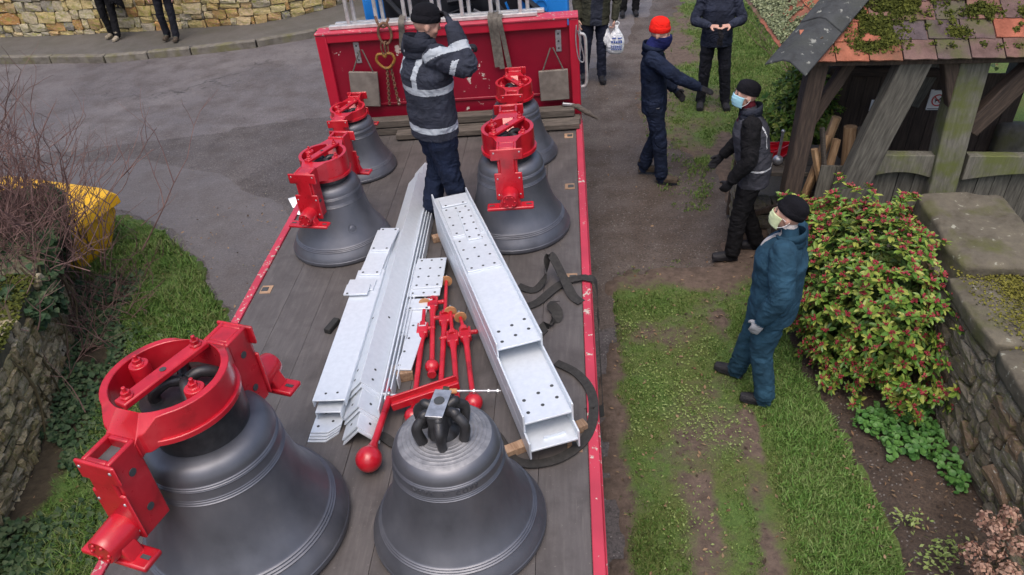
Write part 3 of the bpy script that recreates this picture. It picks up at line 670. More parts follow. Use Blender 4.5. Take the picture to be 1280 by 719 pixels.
for i in range(4):
    y0, y1 = ys[i], ys[i+1]; rock('coping_stone', (.74, y1-y0-.015, .14), i+1, 'coping', rw, T(RWX+.32, (y0+y1)/2, 1.12+[0, .01, -.008, .012][i]) @ RY(R_(-1.5)) @ RX(R_([.5, -.6, .8, -.4][i])), .018)
rock('coping_stone', (.66, .95, .30), 9, 'coping', rw, T(RWX+.36, 5.18, 1.18) @ RX(R_(6)), .03, 10, .09)
pts = []
for i in range(7500):
    y = rg.choice([4.55, 4.3, 4.75, 4.4, 3.7, 4.15])+rg.gauss(0, .13); x = RWX+.40+rg.gauss(0, .15)
    if RWX < x < RWX+.68: pts.append(((x, y, 1.195+rg.uniform(0, .018)), (0, 0, 1)))
leaf_scatter('moss', None, None, pts, .016, 'moss_yellow', 31, .9, 'round', parent=rw)
def on_y(px, y):
    d = ray(px); t = y/d[1]; return Vector(CPOS+t*d)
def on_x(px, x):
    d = ray(px); t = x/d[0]; return Vector(CPOS+t*d)
# ================================================================== LYCHGATE
LG = empty('lychgate', T(2.2, 6.5, gz(2.2)), 'open timber lychgate with mossy slate and red tiled hipped roof', 'lychgate')
LGI = LG.matrix_world.inverted()
def lg(mb, name, mat, parent=None, bevel=.008):
    return mb.build(name, mat, LG if parent is None else parent, LGI if parent is None else None, bevel)
def lbeam(name, a, b, wd, th, mat, up=(0, 1, 0), parent=None, bevel=.012):
    """a timber with its own frame so that the grain runs along it"""
    a, b = Vector(a), Vector(b); d = (b-a); L = d.length; z = d.normalized(); y = Vector(up); x = y.cross(z).normalized(); y = z.cross(x)
    M = Matrix((( x.x, y.x, z.x, a.x), (x.y, y.y, z.y, a.y), (x.z, y.z, z.z, a.z), (0, 0, 0, 1)))
    mb = MB(); k = 7
    vs = []; rr = random.Random(int(a.x*1000+b.z*77))
    for i in range(k):
        t = i/(k-1); e = [rr.uniform(-.006, .006) for _ in range(2)]
        for p, q in ((-1, -1), (1, -1), (1, 1), (-1, 1)): vs.append((p*wd/2+e[0], q*th/2+e[1], L*t))
    fs = [(i*4+j, i*4+(j+1) % 4, (i+1)*4+(j+1) % 4, (i+1)*4+j) for i in range(k-1) for j in range(4)]+[(3, 2, 1, 0), tuple((k-1)*4+j for j in range(4))]
    mb.add(vs, fs)
    par = LG if parent is None else parent
    return mb.build(name, mat, par, LGI @ M if parent is None else M, bevel)
EAVE = 2.15; C0 = Vector((1.93, 6.35, EAVE)); SL = R_(37); cs, sn = math.cos(SL), math.sin(SL)
lbeam('post', (2.17, 6.5, gz(2.17)-.05), (2.17, 6.5, 2.14), .15, .16, 'oak_dark')
lbeam('post', (3.56, 6.56, .2), (3.42, 6.56, 2.2), .24, .2, 'oak_mossy')
lbeam('post', (4.95, 6.56, .2), (4.92, 6.56, 2.2), .24, .2, 'oak_mossy')
lbeam('post', (3.12, 8.7, .1), (3.12, 8.7, 2.2), .16, .16, 'oak_dark'); lbeam('post', (3.75, 8.7, .1), (3.7, 8.7, 2.2), .18, .18, 'oak_grey'); lbeam('post', (5.1, 8.7, .1), (5.1, 8.7, 2.2), .18, .18, 'oak_grey')
lbeam('wall_plate', (1.98, 6.5, 2.17), (5.6, 6.5, 2.24), .16, .14, 'oak_dark'); lbeam('wall_plate', (2.2, 8.7, 2.2), (5.6, 8.7, 2.24), .16, .14, 'oak_dark'); lbeam('wall_plate', (2.07, 6.45, 2.19), (2.25, 8.8, 2.19), .14, .14, 'oak_dark')
_a, _b = on_y((1064, 232), 6.47), on_y((1140, 78), 6.47); _d = (_b-_a).normalized(); lbeam('brace', _a-_d*((_a.z-.16)/_d.z), _b+_d*.06, .25, .15, 'oak_grey')
lbeam('brace', (3.52, 6.54, 1.4), (3.22, 6.52, 2.14), .12, .12, 'oak_dark'); lbeam('brace', (3.58, 6.54, 1.5), (4.0, 6.52, 2.18), .17, .12, 'oak_dark')
lbeam('brace', (2.22, 6.62, 1.45), (2.5, 6.62, 2.12), .1, .1, 'oak_dark')
lbeam('brace', (4.0, 8.6, .9), (4.35, 8.6, 2.15), .14, .12, 'oak_grey')
# arched rails
for x0, x1 in ((2.78, 3.44), (3.66, 4.85)):
    mb = MB(); k = 12; top = []; bot = []
    for i in range(k+1):
        t = i/k; x = x0+(x1-x0)*t; top.append((x, 1.27)); bot.append((x, 1.03+.07*math.sin(math.pi*t)))
    out = top+bot[::-1]
    mb.prism([(x, z) for x, z in out], -.05, .05, Matrix(((1, 0, 0), (0, 0, 1), (0, 1, 0))), (0, 6.55, 0)); lg(mb, 'rail', 'oak_mossy')
# boarding below the rails, boards one by one
bme = MB(); bme.box((0, 0, 0), (.135, .022, 1)); bmesh_ = bme.mesh('board', 'oak_grey')
x = 2.5
while x < 5.0:
    inst('board', bmesh_, LG, LGI @ T(x, 6.60+rnd.uniform(-.006, .006), .62) @ RY(rnd.uniform(-.012, .012)) @ Matrix.Diagonal((1, 1, .98, 1))); x += .142
dme = MB(); dme.box((0, 0, 0), (.15, .022, 1)); dmesh_ = dme.mesh('board', 'oak_dark')
x = 3.2
while x < 5.1:
    hh = 1.9 if x < 3.95 else 1.12
    inst('board', dmesh_, LG, LGI @ T(x, 8.60+rnd.uniform(-.006, .006), .15+hh/2) @ Matrix.Diagonal((1, 1, hh, 1))); x += .158
lbeam('rail', (3.0, 8.55, 1.3), (4.5, 8.55, 1.3), .1, .08, 'oak_dark'); lbeam('rail', (3.1, 8.5, 1.95), (3.9, 8.5, 1.95), .12, .12, 'oak_dark')
sheet('gate_floor', [(2.2, 6.55), (5.2, 6.55), (5.2, 8.7), (2.2, 8.7)], 'pavement_mat', .05, .4)
# roof: sarking boards, rafters, tiles
RIDGE = 1.28; XE = 6.2
def rf(u, s, face):   # point on the roof slope: u along the eave, s up the slope
    if face == 'f': return C0+Vector((u, s*cs, s*sn+.03*u))
    return C0+Vector((s*cs, u, s*sn))
mb = MB(); S = RIDGE/cs
a, b_, c, d = C0+Vector((.03, .03, -.02)), C0+Vector((XE-1.93, .03, .1)), C0+Vector((XE-1.93, RIDGE, S*sn+.06)), C0+Vector((RIDGE, RIDGE, S*sn-.02))
e = C0+Vector((.03, 2*RIDGE, -.02)); f_ = C0+Vector((XE-1.93, 2*RIDGE, .05)); th = Vector((0, 0, -.03))
P_ = [a, b_, c, d, e, f_]; P_ += [p+th for p in P_]
mb.add(P_, [(0, 1, 2, 3), (0, 3, 4), (3, 2, 5, 4), (9, 8, 7, 6), (10, 9, 6), (10, 11, 8, 9), (0, 6, 7, 1), (4, 10, 6, 0), (5, 11, 10, 4), (1, 7, 11, 5), (1, 5, 2), (7, 8, 11)])
roof = lg(mb, 'roof', 'oak_dark', bevel=0)
for i in range(9):
    x = 2.35+i*.42; lbeam('rafter', (x, 6.42, EAVE+.02), (x, 6.42+1.2, EAVE+.02+1.2*sn/cs), .08, .1, 'oak_dark', bevel=.006)
tmeshes = {}
for mname in ('tile_slate', 'tile_red'):
    L_ = []
    for k in range(4):
        mb = MB(); rr = random.Random(k); t_ = .013
        o_ = [(-.127, 0), (-.06, -.006*rr.random()), (.05, .004*rr.random()), (.127, -.003), (.127, .31), (-.127, .31)]
        mb.prism(o_, -t_/2, t_/2); L_.append(mb.mesh('tile', mname))
    tmeshes[mname] = L_
RI = roof.matrix_world.inverted() if False else Matrix.Identity(4)
def tile(u, s, face, red):
    rr = rnd; base = rf(u, s, face)
    if face == 'f': M = T(base) @ RX(SL-.055) @ RY(rr.uniform(-.02, .02)) @ RZ(rr.uniform(-.025, .025))
    else: M = T(base) @ RZ(-math.pi/2) @ RX(SL-.055) @ RZ(rr.uniform(-.025, .025))
    M = M @ T(0, -.03, .03+rr.uniform(0, .006))
    inst('tile', rr.choice(tmeshes['tile_red' if red else 'tile_slate']), roof, M)
G_ = .185; cnt = 0
for row in range(9):
    s = row*G_; u0 = s*cs+.19; off = .13*(row % 2); u = u0+off*.5
    while u < 4.1:
        red = (row < 3 and u < .72 and rnd.random() < .85) or rnd.random() < .06
        if u < 2.7 or row < 7: tile(u, s, 'f', red); cnt += 1
        u += .262
for row in range(9):
    s = row*G_; u = s*cs+.19+.13*(row % 2)*.5
    while u < 2*RIDGE-s*cs:
        tile(u, s, 'l', rnd.random() < .3); cnt += 1; u += .262
# hip slates
hd = (C0+Vector((1, 1, sn/cs))-C0).normalized()
for k in range(4):
    mb = MB(); L0 = .62; wng = .185; dz_ = -.075
    n_ = Vector((1, -1, 0)).normalized()
    ps = []
    for t_ in (0, L0):
        c_ = hd*t_
        for q, zz in ((-wng, dz_), (-.03, 0), (.03, 0), (wng, dz_)): ps.append(c_+n_*q+Vector((0, 0, zz)))
    ps += [p-Vector((0, 0, .016)) for p in ps]
    fs = []
    for i in range(3): fs += [(i, i+1, 5+i, 4+i), (8+i+1, 8+i, 12+i, 13+i)]
    fs += [(0, 8, 9, 1), (1, 9, 10, 2), (2, 10, 11, 3), (4, 5, 13, 12), (5, 6, 14, 13), (6, 7, 15, 14), (0, 4, 12, 8), (3, 11, 15, 7)]
    mb.add(ps, fs); mb.build('hip_tile', 'hip_slate', roof, T(C0+hd*(k*.5-.13)+Vector((0, 0, .105+.014*(k % 2)))), .004)
# moss cushions on the roof
def moss_lumps(name, centres, mat, parent, seed):
    rr = random.Random(seed); V = []; F = []
    for c_, r_ in centres:
        bm = bmesh.new(); bmesh.ops.create_icosphere(bm, subdivisions=2, radius=1)
        o = len(V)
        for v in bm.verts:
            k = 1+.45*noise.noise(v.co*2.2+Vector((rr.random()*.1, o, 0)))+.25*noise.noise(v.co*6+Vector((o, 0, 0)))
            V.append(tuple(Vector(c_)+Vector((v.co.x*r_*1.3*k, v.co.y*r_*1.3*k, v.co.z*r_*.55*k))))
        F += [tuple(q.index+o for q in f.verts) for f in bm.faces]; bm.free()
    me = bpy.data.meshes.new(name); me.from_pydata(V, [], F); me.materials.append(MATS[mat]); me.polygons.foreach_set('use_smooth', [True]*len(me.polygons))
    o = inst(name, me, parent); o['kind'] = 'stuff'; return o
rr = random.Random(3); pts = []
spots = [(.62, .12, 1), (.72, .2, 1), (.66, .3, 1), (.8, .42, 1.2), (.55, .4, .9), (.9, .5, 1.3), (1.0, .58, 1.3), (1.5, .4, .7), (1.9, .38, .6), (2.15, .45, .9), (1.2, .62, .9), (.75, .55, 1.2), (2.5, .3, .5), (1.3, .2, .4)]
for i in range(17000):
    u, s, k = rr.choice(spots); u += rr.gauss(0, .085*k); s += rr.gauss(0, .05*k)
    if s > .02 and nz(u, s, 3, 9) > -.25: pts.append((rf(u, s, 'f')+Vector((0, -.02, .03+abs(rr.gauss(0, .016))*(1+nz(u, s, 1, 12)))), (0, -.5, .8)))
for i in range(70):
    u0, s0 = rr.uniform(.3, 2.6), rr.uniform(.02, .7); r0 = rr.uniform(.008, .026)
    for k in range(22): pts.append((rf(u0+rr.gauss(0, r0), s0+rr.gauss(0, r0*.8), 'f')+Vector((0, -.02, .035+abs(rr.gauss(0, .008)))), (0, -.5, .8)))
leaf_scatter('moss', None, None, pts, .018, 'moss', 71, 1.0, 'round', parent=roof)
pts = []
for i in range(330):
    u0, s0 = abs(rr.gauss(.9, .7)), abs(rr.gauss(0, .13)); r0 = rr.uniform(.01, .03)
    if u0 < .15: continue
    for k in range(24): pts.append((rf(u0+rr.gauss(0, r0), max(0, s0+rr.gauss(0, r0)), 'l')+Vector((-.02, 0, .035+abs(rr.gauss(0, .016)))), (-.5, 0, .8)))
leaf_scatter('pale_moss', None, None, pts, .018, 'moss_pale', 72, 1.0, 'round', parent=roof)
# notice on the back rail
sg = on_y((1172, 125), 7.3)
sign = empty('notice_sign', T(sg), 'white no dogs notice with red circle inside the lychgate', 'sign')
mb = MB(); mb.box((0, 0, 0), (.17, .012, .20)); mb.build('panel', 'sign_white', sign, None, .002)
mb = MB(); M9 = Matrix(((1, 0, 0), (0, 0, -1), (0, 1, 0))); mb.lathe([(.048, 0), (.058, 0), (.058, .004), (.048, .004)], 28, (0, -.007, .0), M9, close=True)
mb.beam((-.038, -.009, .036), (.038, -.009, -.036), .004, .009, (0, 0, 1)); mb.build('ring', 'sign_red', sign)
mb = MB(); mb.box((-.004, -.0075, .0), (.04, .002, .016)); mb.box((.02, -.0075, .014), (.016, .002, .016)); mb.box((-.02, -.0075, -.014), (.006, .002, .018)); mb.box((.012, -.0075, -.014), (.006, .002, .018)); mb.beam((-.024, -.0075, .004), (-.034, -.0075, .02), .002, .005); mb.build('dog_symbol', 'ink', sign)
mb = MB()
for zz, ww in ((-.085, .15), (-.1, .12), (.1, .12)): mb.box((0, -.0075, zz), (ww, .002, .006))
mb.build('print', 'ink', sign)['kind'] = 'stuff'
lbeam('sign_bracket', sg+Vector((0, .01, .12)), sg+Vector((0, .01, .3)), .012, .006, 'oak_dark', bevel=0)
sg2 = on_y((1093, 132), 8.4); mb = MB(); mb.box((0, 0, 0), (.09, .008, .13)); tag(mb.build('notice_paper', 'sign_white', None, T(sg2)), 'small white paper half hidden behind the big grey brace', 'notice')
# churchyard stone beyond the gate
gp = G((1253, 195)); o = rock('gravestone', (.34, .2, .42), 5, 'kerb_stone', None, T(gp+Vector((0, 0, .19))), .01, 4, .1); tag(o, 'low pale stone block standing beyond the lychgate', 'gravestone')

# timber offcuts standing inside the gate
GRP = 'timber offcuts stacked inside the lychgate'
offs = [((1046, 146), (1022, 205), .10, 'short upright sawn timber, tallest in the pile'), ((1063, 158), (1058, 215), .12, 'thick pale topped timber post beside the split offcuts'), ((1078, 160), (1070, 215), .10, 'darker round timber post against the big grey brace'),
        ((1034, 170), (1018, 212), .08, 'orange split timber offcut lying against the tall one'), ((1046, 174), (1035, 214), .09, 'blocky orange end grain offcut in front of the pile'), ((1018, 186), (1024, 220), .07, 'pale curved timber scrap beside the dark post'), ((1028, 160), (1030, 205), .05, 'thin purple grey stick standing between the offcuts')]
for i, (tp, bt, wd, lb) in enumerate(offs):
    y = 6.95-.035*i; a, b = on_y(tp, y), on_y(bt, y-.04); dd = (b-a).normalized(); bb = a+dd*((a.z-.2)/-dd.z) if dd.z < -.2 else b
    bb.z = max(bb.z, gz(bb.x)+.06)
    mb = MB(); n_ = (a-bb); L_ = n_.length; z = n_.normalized(); xx = z.orthogonal().normalized(); yy = z.cross(xx)
    M = Matrix(((xx.x, yy.x, z.x, bb.x), (xx.y, yy.y, z.y, bb.y), (xx.z, yy.z, z.z, bb.z), (0, 0, 0, 1))) @ RZ(.3*i)
    r2 = random.Random(i)
    if i in (1, 2): mb.lathe([(wd*.5, 0), (wd*.52, L_*.5), (wd*.5, L_)], 9)
    else: mb.prism([(wd*.5*math.cos(q)*r2.uniform(.8, 1.2), wd*.42*math.sin(q)*r2.uniform(.8, 1.2)) for q in [6.283*j/6 for j in range(6)]], 0, L_)
    tag(mb.build('timber_offcut', 'timber_fresh' if i != 6 and i != 2 else 'timber_old', None, M, .004), lb, 'timber', GRP)

# work bench with red brackets, left of the dark post
tb = Vector((2.3, 7.16, gz(2.3)+.02)); bench = empty('work_bench', T(tb), 'low grey plank bench carrying red brackets beside the dark post', 'bench')
for k in range(4):
    mb = MB(); mb.box((-.0, -.24+.16*k, .74), (1.0, .152, .045)); mb.build('plank', 'timber_old', bench, None, .006)
for sx in (-.42, .42):
    for sy in (-.22, .22):
        mb = MB(); mb.box((sx, sy, .36), (.06, .06, .715)); mb.build('leg', 'oak_dark', bench, None, .004)
mb = MB(); mb.beam((-.42, -.22, .2), (.42, -.22, .55), .03, .05); mb.build('stretcher', 'oak_dark', bench)
bmsh = [stone_mesh(200+i, 'kerb_stone') for i in range(2)]
for k in range(9):
    o = inst('stone_block', bmsh[k % 2], None, T(tb+Vector((-.36+.2*(k % 4), -.02+.05*(k // 4), .08+.14*(k // 4)))) @ Matrix.Diagonal((.19, .2, .13, 1)))
    tag(o, 'pale stone block stacked on the ground under the plank bench', 'stone', 'stone blocks under the bench')
reds = [(-.22, .1, .3, .5, 'long red painted bracket angled across the bench back'), (-.1, .16, .1, .4, 'red flat bar lying behind the steel mallets'), (-.02, .02, .75, .34, 'red bracket crossing under the mallets'), (-.33, -.1, 2.1, .34, 'red edged pale strip sloping to the bench corner'), (.14, .1, 1.3, .3, 'red upright flange at the bench end near the post')]
for i, (x, y, a, ln, lb) in enumerate(reds):
    mb = MB(); mb.box((0, 0, 0), (ln, .07, .012)); mb.box((0, .029, .03), (ln, .012, .05)); mb.ball((ln*.3, -.01, .008), .008, 8, 5)
    tag(mb.build('red_bracket', 'red_paint', None, T(tb+Vector((x, y, .775+.014*i))) @ RZ(a), .002), lb, 'bracket')
for x, y, lb in ((-.14, -.16, 'small steel ball ended mallet standing on the bench beside a red bracket'), (-.30, -.17, 'steel ball lying at the bench front beside the mallet')):
    mb = MB(); mb.ball((0, 0, .05), .05, 16, 10)
    if x > -.2: mb.tube([(0, 0, .08), (0, .0, .34)], .014, 10); mb.ball((0, 0, .345), .02, 12, 8)
    else: mb.tube([(0, .03, .06), (.1, .14, .07)], .012, 10)
    tag(mb.build('steel_mallet', 'worn_steel', None, T(tb+Vector((x, y, .765)))), lb, 'mallet')

# ================================================================== PLANTS
def sprig_mesh(seed, lm, ll=.066, buds=True):
    rr = random.Random(seed); V = []; F = []; MI = []
    for k in range(9):
        an = 2.4*k+rr.uniform(-.3, .3); el = R_(18+rr.uniform(-18, 30)); s = ll*rr.uniform(.75, 1.15)
        a = Vector((math.cos(an)*math.cos(el), math.sin(an)*math.cos(el), math.sin(el))); b = Vector((-math.sin(an), math.cos(an), 0)); n = a.cross(b)
        o = len(V); w_ = s*.2
        V += [a*.006, a*s*.42+b*w_+n*.004, a*s*.8+b*w_*.75, a*s-n*s*.10, a*s*.8-b*w_*.75, a*s*.42-b*w_+n*.004, a*s*.6-n*s*.05]
        F += [(o, o+1, o+6), (o+1, o+2, o+6), (o+2, o+3, o+6), (o+3, o+4, o+6), (o+4, o+5, o+6), (o+5, o, o+6)]; MI += [0]*6
    if buds:
        for k in range(7):
            c_ = Vector((rr.gauss(0, .012), rr.gauss(0, .012), .022+rr.uniform(0, .016))); r_ = rr.uniform(.007, .011); o = len(V)
            V += [c_+Vector(q)*r_ for q in ((1, 0, 0), (-1, 0, 0), (0, 1, 0), (0, -1, 0), (0, 0, 1.2), (0, 0, -1))]
            F += [tuple(o+i for i in q) for q in ((0, 2, 4), (2, 1, 4), (1, 3, 4), (3, 0, 4), (2, 0, 5), (1, 2, 5), (3, 1, 5), (0, 3, 5))]; MI += [1]*8
    return V, F, MI
def sprig_me(seed, lm, **k):
    V, F, MI = sprig_mesh(seed, lm, **k); me = bpy.data.meshes.new('sprig'); me.from_pydata([tuple(v) for v in V], [], F); me.materials.append(MATS[lm]); me.materials.append(MATS['shrub_bud']); me.polygons.foreach_set('material_index', MI); return me
def shrub(name, label, c, r, n_parts, n_stuff, lm, lm2, buds, seed, scale=1.0, bias=(-.4, -.75, .55)):
    rr = random.Random(seed); c = Vector(c); base = Vector((c.x, c.y, gz(c.x)+.03)); root = empty(name, T(base), label, 'shrub'); bi = Vector(bias).normalized()
    mes = [sprig_me(seed+i, lm, buds=buds) for i in range(6)]
    cand = []
    while len(cand) < n_parts+n_stuff:
        d = Vector((rr.gauss(0, 1), rr.gauss(0, 1), rr.gauss(0, 1))).normalized()
        if d.z < -.55: continue
        lump = 1+.30*noise.noise(d*2.3+Vector((seed, 0, 0)))+.16*noise.noise(d*6+Vector((0, seed, 0)))
        k = lump*rr.choice((rr.uniform(.84, 1.04), rr.uniform(.84, 1.04), rr.uniform(.9, 1.12))); p = Vector((d.x*r[0]*k, d.y*r[1]*k, d.z*r[2]*k))+c
        if p.z < gz(p.x)+.07: continue
        cand.append((d.dot(bi)+rr.uniform(-.3, .3), p, d))
    cand.sort(key=lambda q: -q[0])
    def mat_for(p, d, s):
        n = (Vector((d.x/r[0], d.y/r[1], d.z/r[2])).normalized()*.7+Vector((0, 0, .65))+Vector((rr.gauss(0, .25), rr.gauss(0, .25), 0))).normalized()
        return T(p) @ n.to_track_quat('Z', 'Y').to_matrix().to_4x4() @ RZ(rr.uniform(0, 6.28)) @ Matrix.Scale(s, 4)
    for q, p, d in cand[:n_parts]: inst('sprig', rr.choice(mes), root, T(-base) @ mat_for(p, d, scale*rr.uniform(.75, 1.15)))
    V = []; F = []; MI = []
    src = [sprig_mesh(seed+30+i, lm, buds=buds) for i in range(4)]; src2 = [sprig_mesh(seed+40+i, lm, buds=False) for i in range(4)]
    def put(S_, M):
        o = len(V); V.extend([tuple(M @ Vector(v)) for v in S_[0]]); F.extend([tuple(i+o for i in f) for f in S_[1]]); MI.extend(S_[2])
    for q, p, d in cand[n_parts:]: put(rr.choice(src), T(-base) @ mat_for(p, d, scale*rr.uniform(.75, 1.2)))
    me = bpy.data.meshes.new('foliage'); me.from_pydata(V, [], F); me.materials.append(MATS[lm]); me.materials.append(MATS['shrub_bud']); me.polygons.foreach_set('material_index', MI); o = inst('foliage', me, root); o['kind'] = 'stuff'
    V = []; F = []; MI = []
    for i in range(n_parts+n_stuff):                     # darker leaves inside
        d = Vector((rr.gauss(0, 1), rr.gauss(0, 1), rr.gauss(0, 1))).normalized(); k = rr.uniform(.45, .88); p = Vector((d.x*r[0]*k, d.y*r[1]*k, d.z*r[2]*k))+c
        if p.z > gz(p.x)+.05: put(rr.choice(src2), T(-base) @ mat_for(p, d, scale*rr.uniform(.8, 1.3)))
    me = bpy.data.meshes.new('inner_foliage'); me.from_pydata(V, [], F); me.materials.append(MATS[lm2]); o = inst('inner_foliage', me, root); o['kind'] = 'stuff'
    for i in range(9):
        a = 6.283*i/9; d = Vector((math.cos(a)*r[0]*.5, math.sin(a)*r[1]*.5, r[2]*.9)); mb = MB(); mb.tube(catmull([(0, 0, -.05), d*.4+Vector((0, 0, .1)), d+Vector((0, 0, .2))], 4), [.014*(1-.07*k) for k in range(9)], 6); mb.build('stem', 'stem', root)
    return root
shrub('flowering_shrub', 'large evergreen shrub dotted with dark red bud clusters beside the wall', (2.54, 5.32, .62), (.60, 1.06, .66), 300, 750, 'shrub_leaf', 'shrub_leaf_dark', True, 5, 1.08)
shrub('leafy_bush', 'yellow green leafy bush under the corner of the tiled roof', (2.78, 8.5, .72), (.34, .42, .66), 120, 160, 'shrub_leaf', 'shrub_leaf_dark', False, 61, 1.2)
# round-leaved ground cover
pts = []; rr = random.Random(8)
for i in range(2300):
    px = (rr.uniform(1062, 1212), rr.uniform(498, 625)); p = G(px)
    if p.x > RWX-.05: continue
    q = nz(p.x, p.y, 4, 4.2)+.25
    if px[1] > 560+.35*(px[0]-1062)+20*nz(px[0]*.05, 1): q -= .5
    if q > rr.uniform(0, .3): pts.append((p+Vector((0, 0, .07+rr.uniform(0, .07))), (0, -.15, 1)))
leaf_scatter('ground_cover', 'low round leaved green plants on the soil under the shrub', 'plants', pts, .042, 'ground_leaf', 14, .65, 'round')
pts = []
for cx, cy in ((2.35, 3.05), (2.45, 3.15), (2.3, 3.35)):
    for i in range(60): pts.append(((cx+rr.gauss(0, .06), cy+rr.gauss(0, .05), gz(cx)+.08+rr.random()*.05), (0, 0, 1)))
leaf_scatter('seedlings', 'sparse yellow green seedlings on bare soil by the wall', 'plants', pts, .035, 'weed_leaf', 15, .7)
# dead hydrangea
hy = G((1248, 712)); root = empty('dead_hydrangea', T(hy), 'dried brown hydrangea heads at the foot of the lichened wall', 'plant')
for i, (px, h) in enumerate([((1234, 652), .52), ((1262, 646), .55), ((1213, 692), .42), ((1243, 688), .46), ((1274, 684), .52), ((1228, 716), .38), ((1262, 716), .42), ((1250, 664), .58)]):
    p = G(px, h)-hy; V = []; F = []
    for k in range(130):
        d = Vector((rr.gauss(0, 1), rr.gauss(0, 1), rr.gauss(.3, 1))).normalized(); q = p+d*.062*rr.uniform(.75, 1.05); n = (d+Vector((rr.gauss(0, .4), rr.gauss(0, .4), rr.gauss(0, .4)))).normalized(); a = n.orthogonal().normalized()*rr.uniform(.009, .014); b = n.cross(a)
        o = len(V); V += [tuple(q-a), tuple(q-b), tuple(q+a), tuple(q+b)]; F.append((o, o+1, o+2, o+3))
    me = bpy.data.meshes.new('flower_head'); me.from_pydata(V, [], F); me.materials.append(MATS['hydrangea_petal']); inst('flower_head', me, root)
    mb = MB(); mb.tube(catmull([(rr.uniform(-.03, .03), rr.uniform(-.03, .03), 0), p*.5+Vector((0, 0, .05)), p], 4), .004, 5); mb.build('stem', 'stem', root)
# hedge bank at the top right
pts = []
for i in range(5200):
    t = rr.random(); x = 3.35+t*1.0+rr.random()*1.3; y = 13.6-t*3.6+rr.uniform(-.3, 1.2); pts.append(((x, y, gz(x)+abs(rr.gauss(0, .45))), (-.5, -.6, .6)))
hedge = empty('hedge', T(3.9, 12, gz(3.9)), 'brown twiggy hedge bank above the grass near the tiled roof', 'hedge')
HI = hedge.matrix_world.inverted()
o = leaf_scatter('foliage', None, None, pts[:2400], .06, 'ivy_leaf', 17, .8, 'ivy', parent=hedge); o.matrix_local = HI
o = leaf_scatter('dead_leaves', None, None, pts[2400:], .05, 'litter', 18, .9, parent=hedge); o.matrix_local = HI
def twig_mass(mb, base, n, h, spread, r0, rr, lean=(0, 0), depth=2):
    def grow(p, d, L_, r_, lev):
        q = [p]; k = 4
        for i in range(k):
            d = (d+Vector((rr.gauss(0, .16), rr.gauss(0, .16), rr.gauss(.02, .1)))).normalized(); p = p+d*L_/k; q.append(p)
        mb.tube(q, [r_*(1-.6*i/k) for i in range(k+1)], 4 if lev else 5, cap=False)
        if lev < depth:
            for i in range(3 if lev == 0 else 2):
                j = rr.randint(1, k); nd = (d+Vector((rr.gauss(0, .55), rr.gauss(0, .55), rr.gauss(.15, .3)))).normalized(); grow(q[j], nd, L_*rr.uniform(.4, .65), r_*.6, lev+1)
    for i in range(n):
        b = Vector(base(rr)); d = Vector((rr.gauss(lean[0], spread), rr.gauss(lean[1], spread), 1)).normalized(); grow(b, d, h*rr.uniform(.55, 1.1), r0*rr.uniform(.7, 1.2), 0)
mb = MB(); twig_mass(mb, lambda q: (3.3+q.random()*1.4, 13.4-q.random()*3, gz(3.5)), 60, .8, .35, .006, rr); o = mb.build('twigs', 'twig', hedge, HI, smooth=0, fix=False); o['kind'] = 'stuff'
# ivy and bare shrub on the left wall
def mound(x, y):
    t = max(0, min(1, (y-4.3)/1.9)); return gz(x)+.84+.02*t+.14*nz(x, y, 3, 2.2)
pts = []
for i in range(8500):
    y = rr.uniform(3.3, 6.9); xf = np.interp(y, [2.3, 3.2, 3.9, 4.6, 5.3, 6.15, 7], [-3.6, -3.78, -3.93, -4.12, -4.35, -4.75, -5.2])
    x = xf-abs(rr.gauss(0, .45))+.10
    if y < 4.75+.2*nz(x, y, 1, 3): continue
    z = mound(x, y)
    if x > xf-.08: z -= rr.uniform(0, .3)*(1 if nz(y, 2, 0, 2.1) > -.1 else .2)
    pts.append(((x+rr.gauss(0, .03), y, z+rr.gauss(0, .05)), (.55, -.35, .7)))
ivy = empty('ivy', T(-4.8, 5.4, gz(-4.8)), 'dark ivy mound growing over the top of the left wall', 'ivy'); II = ivy.matrix_world.inverted()
o = leaf_scatter('foliage', None, None, pts, .062, 'ivy_leaf', 19, .75, 'ivy', parent=ivy); o.matrix_local = II
mb = MB()
for i in range(14):
    y = 4.2+.17*i; x = np.interp(y, [2.3, 3.2, 3.9, 4.6, 5.3, 6.15, 7], [-3.6, -3.78, -3.93, -4.12, -4.35, -4.75, -5.2]); mb.tube(catmull([(x+.03, y, gz(x)), (x+.04, y+rr.gauss(0, .1), gz(x)+.5), (x-.1, y+rr.gauss(0, .2), gz(x)+1.05)], 4), .010, 5)
o = mb.build('stem', 'stem', ivy, II); o['kind'] = 'stuff'
mb = MB(); twig_mass(mb, lambda q: (-4.55+q.gauss(0, .35), 5.3+q.gauss(0, .6), gz(-4.5)+.85), 90, .55, .9, .005, rr, (.1, -.1), 1); o = mb.build('bramble', 'twig', ivy, II, smooth=0, fix=False); o['kind'] = 'stuff'
mb = MB(); vs = []; fs = []
for j in range(14):
    for i in range(8):
        y = 4.2+2.9*j/13; xf = np.interp(y, [2.3, 3.2, 3.9, 4.6, 5.3, 6.15, 7], [-3.6, -3.78, -3.93, -4.12, -4.35, -4.75, -5.2]); x = xf-.02-1.5*i/7; vs.append((x, y, mound(x, y)-.10-(.2 if i == 0 else 0)))
for j in range(13):
    for i in range(7): fs.append((j*8+i, j*8+i+1, (j+1)*8+i+1, (j+1)*8+i))
mb.add(vs, fs); mb.build('earth_core', 'soil_mat', ivy, II)
bs = empty('bare_shrub', T(-5.3, 6.0, gz(-5.3)), 'leafless reddish twiggy shrub above the ivy beside the yellow bin', 'shrub'); BI = bs.matrix_world.inverted()
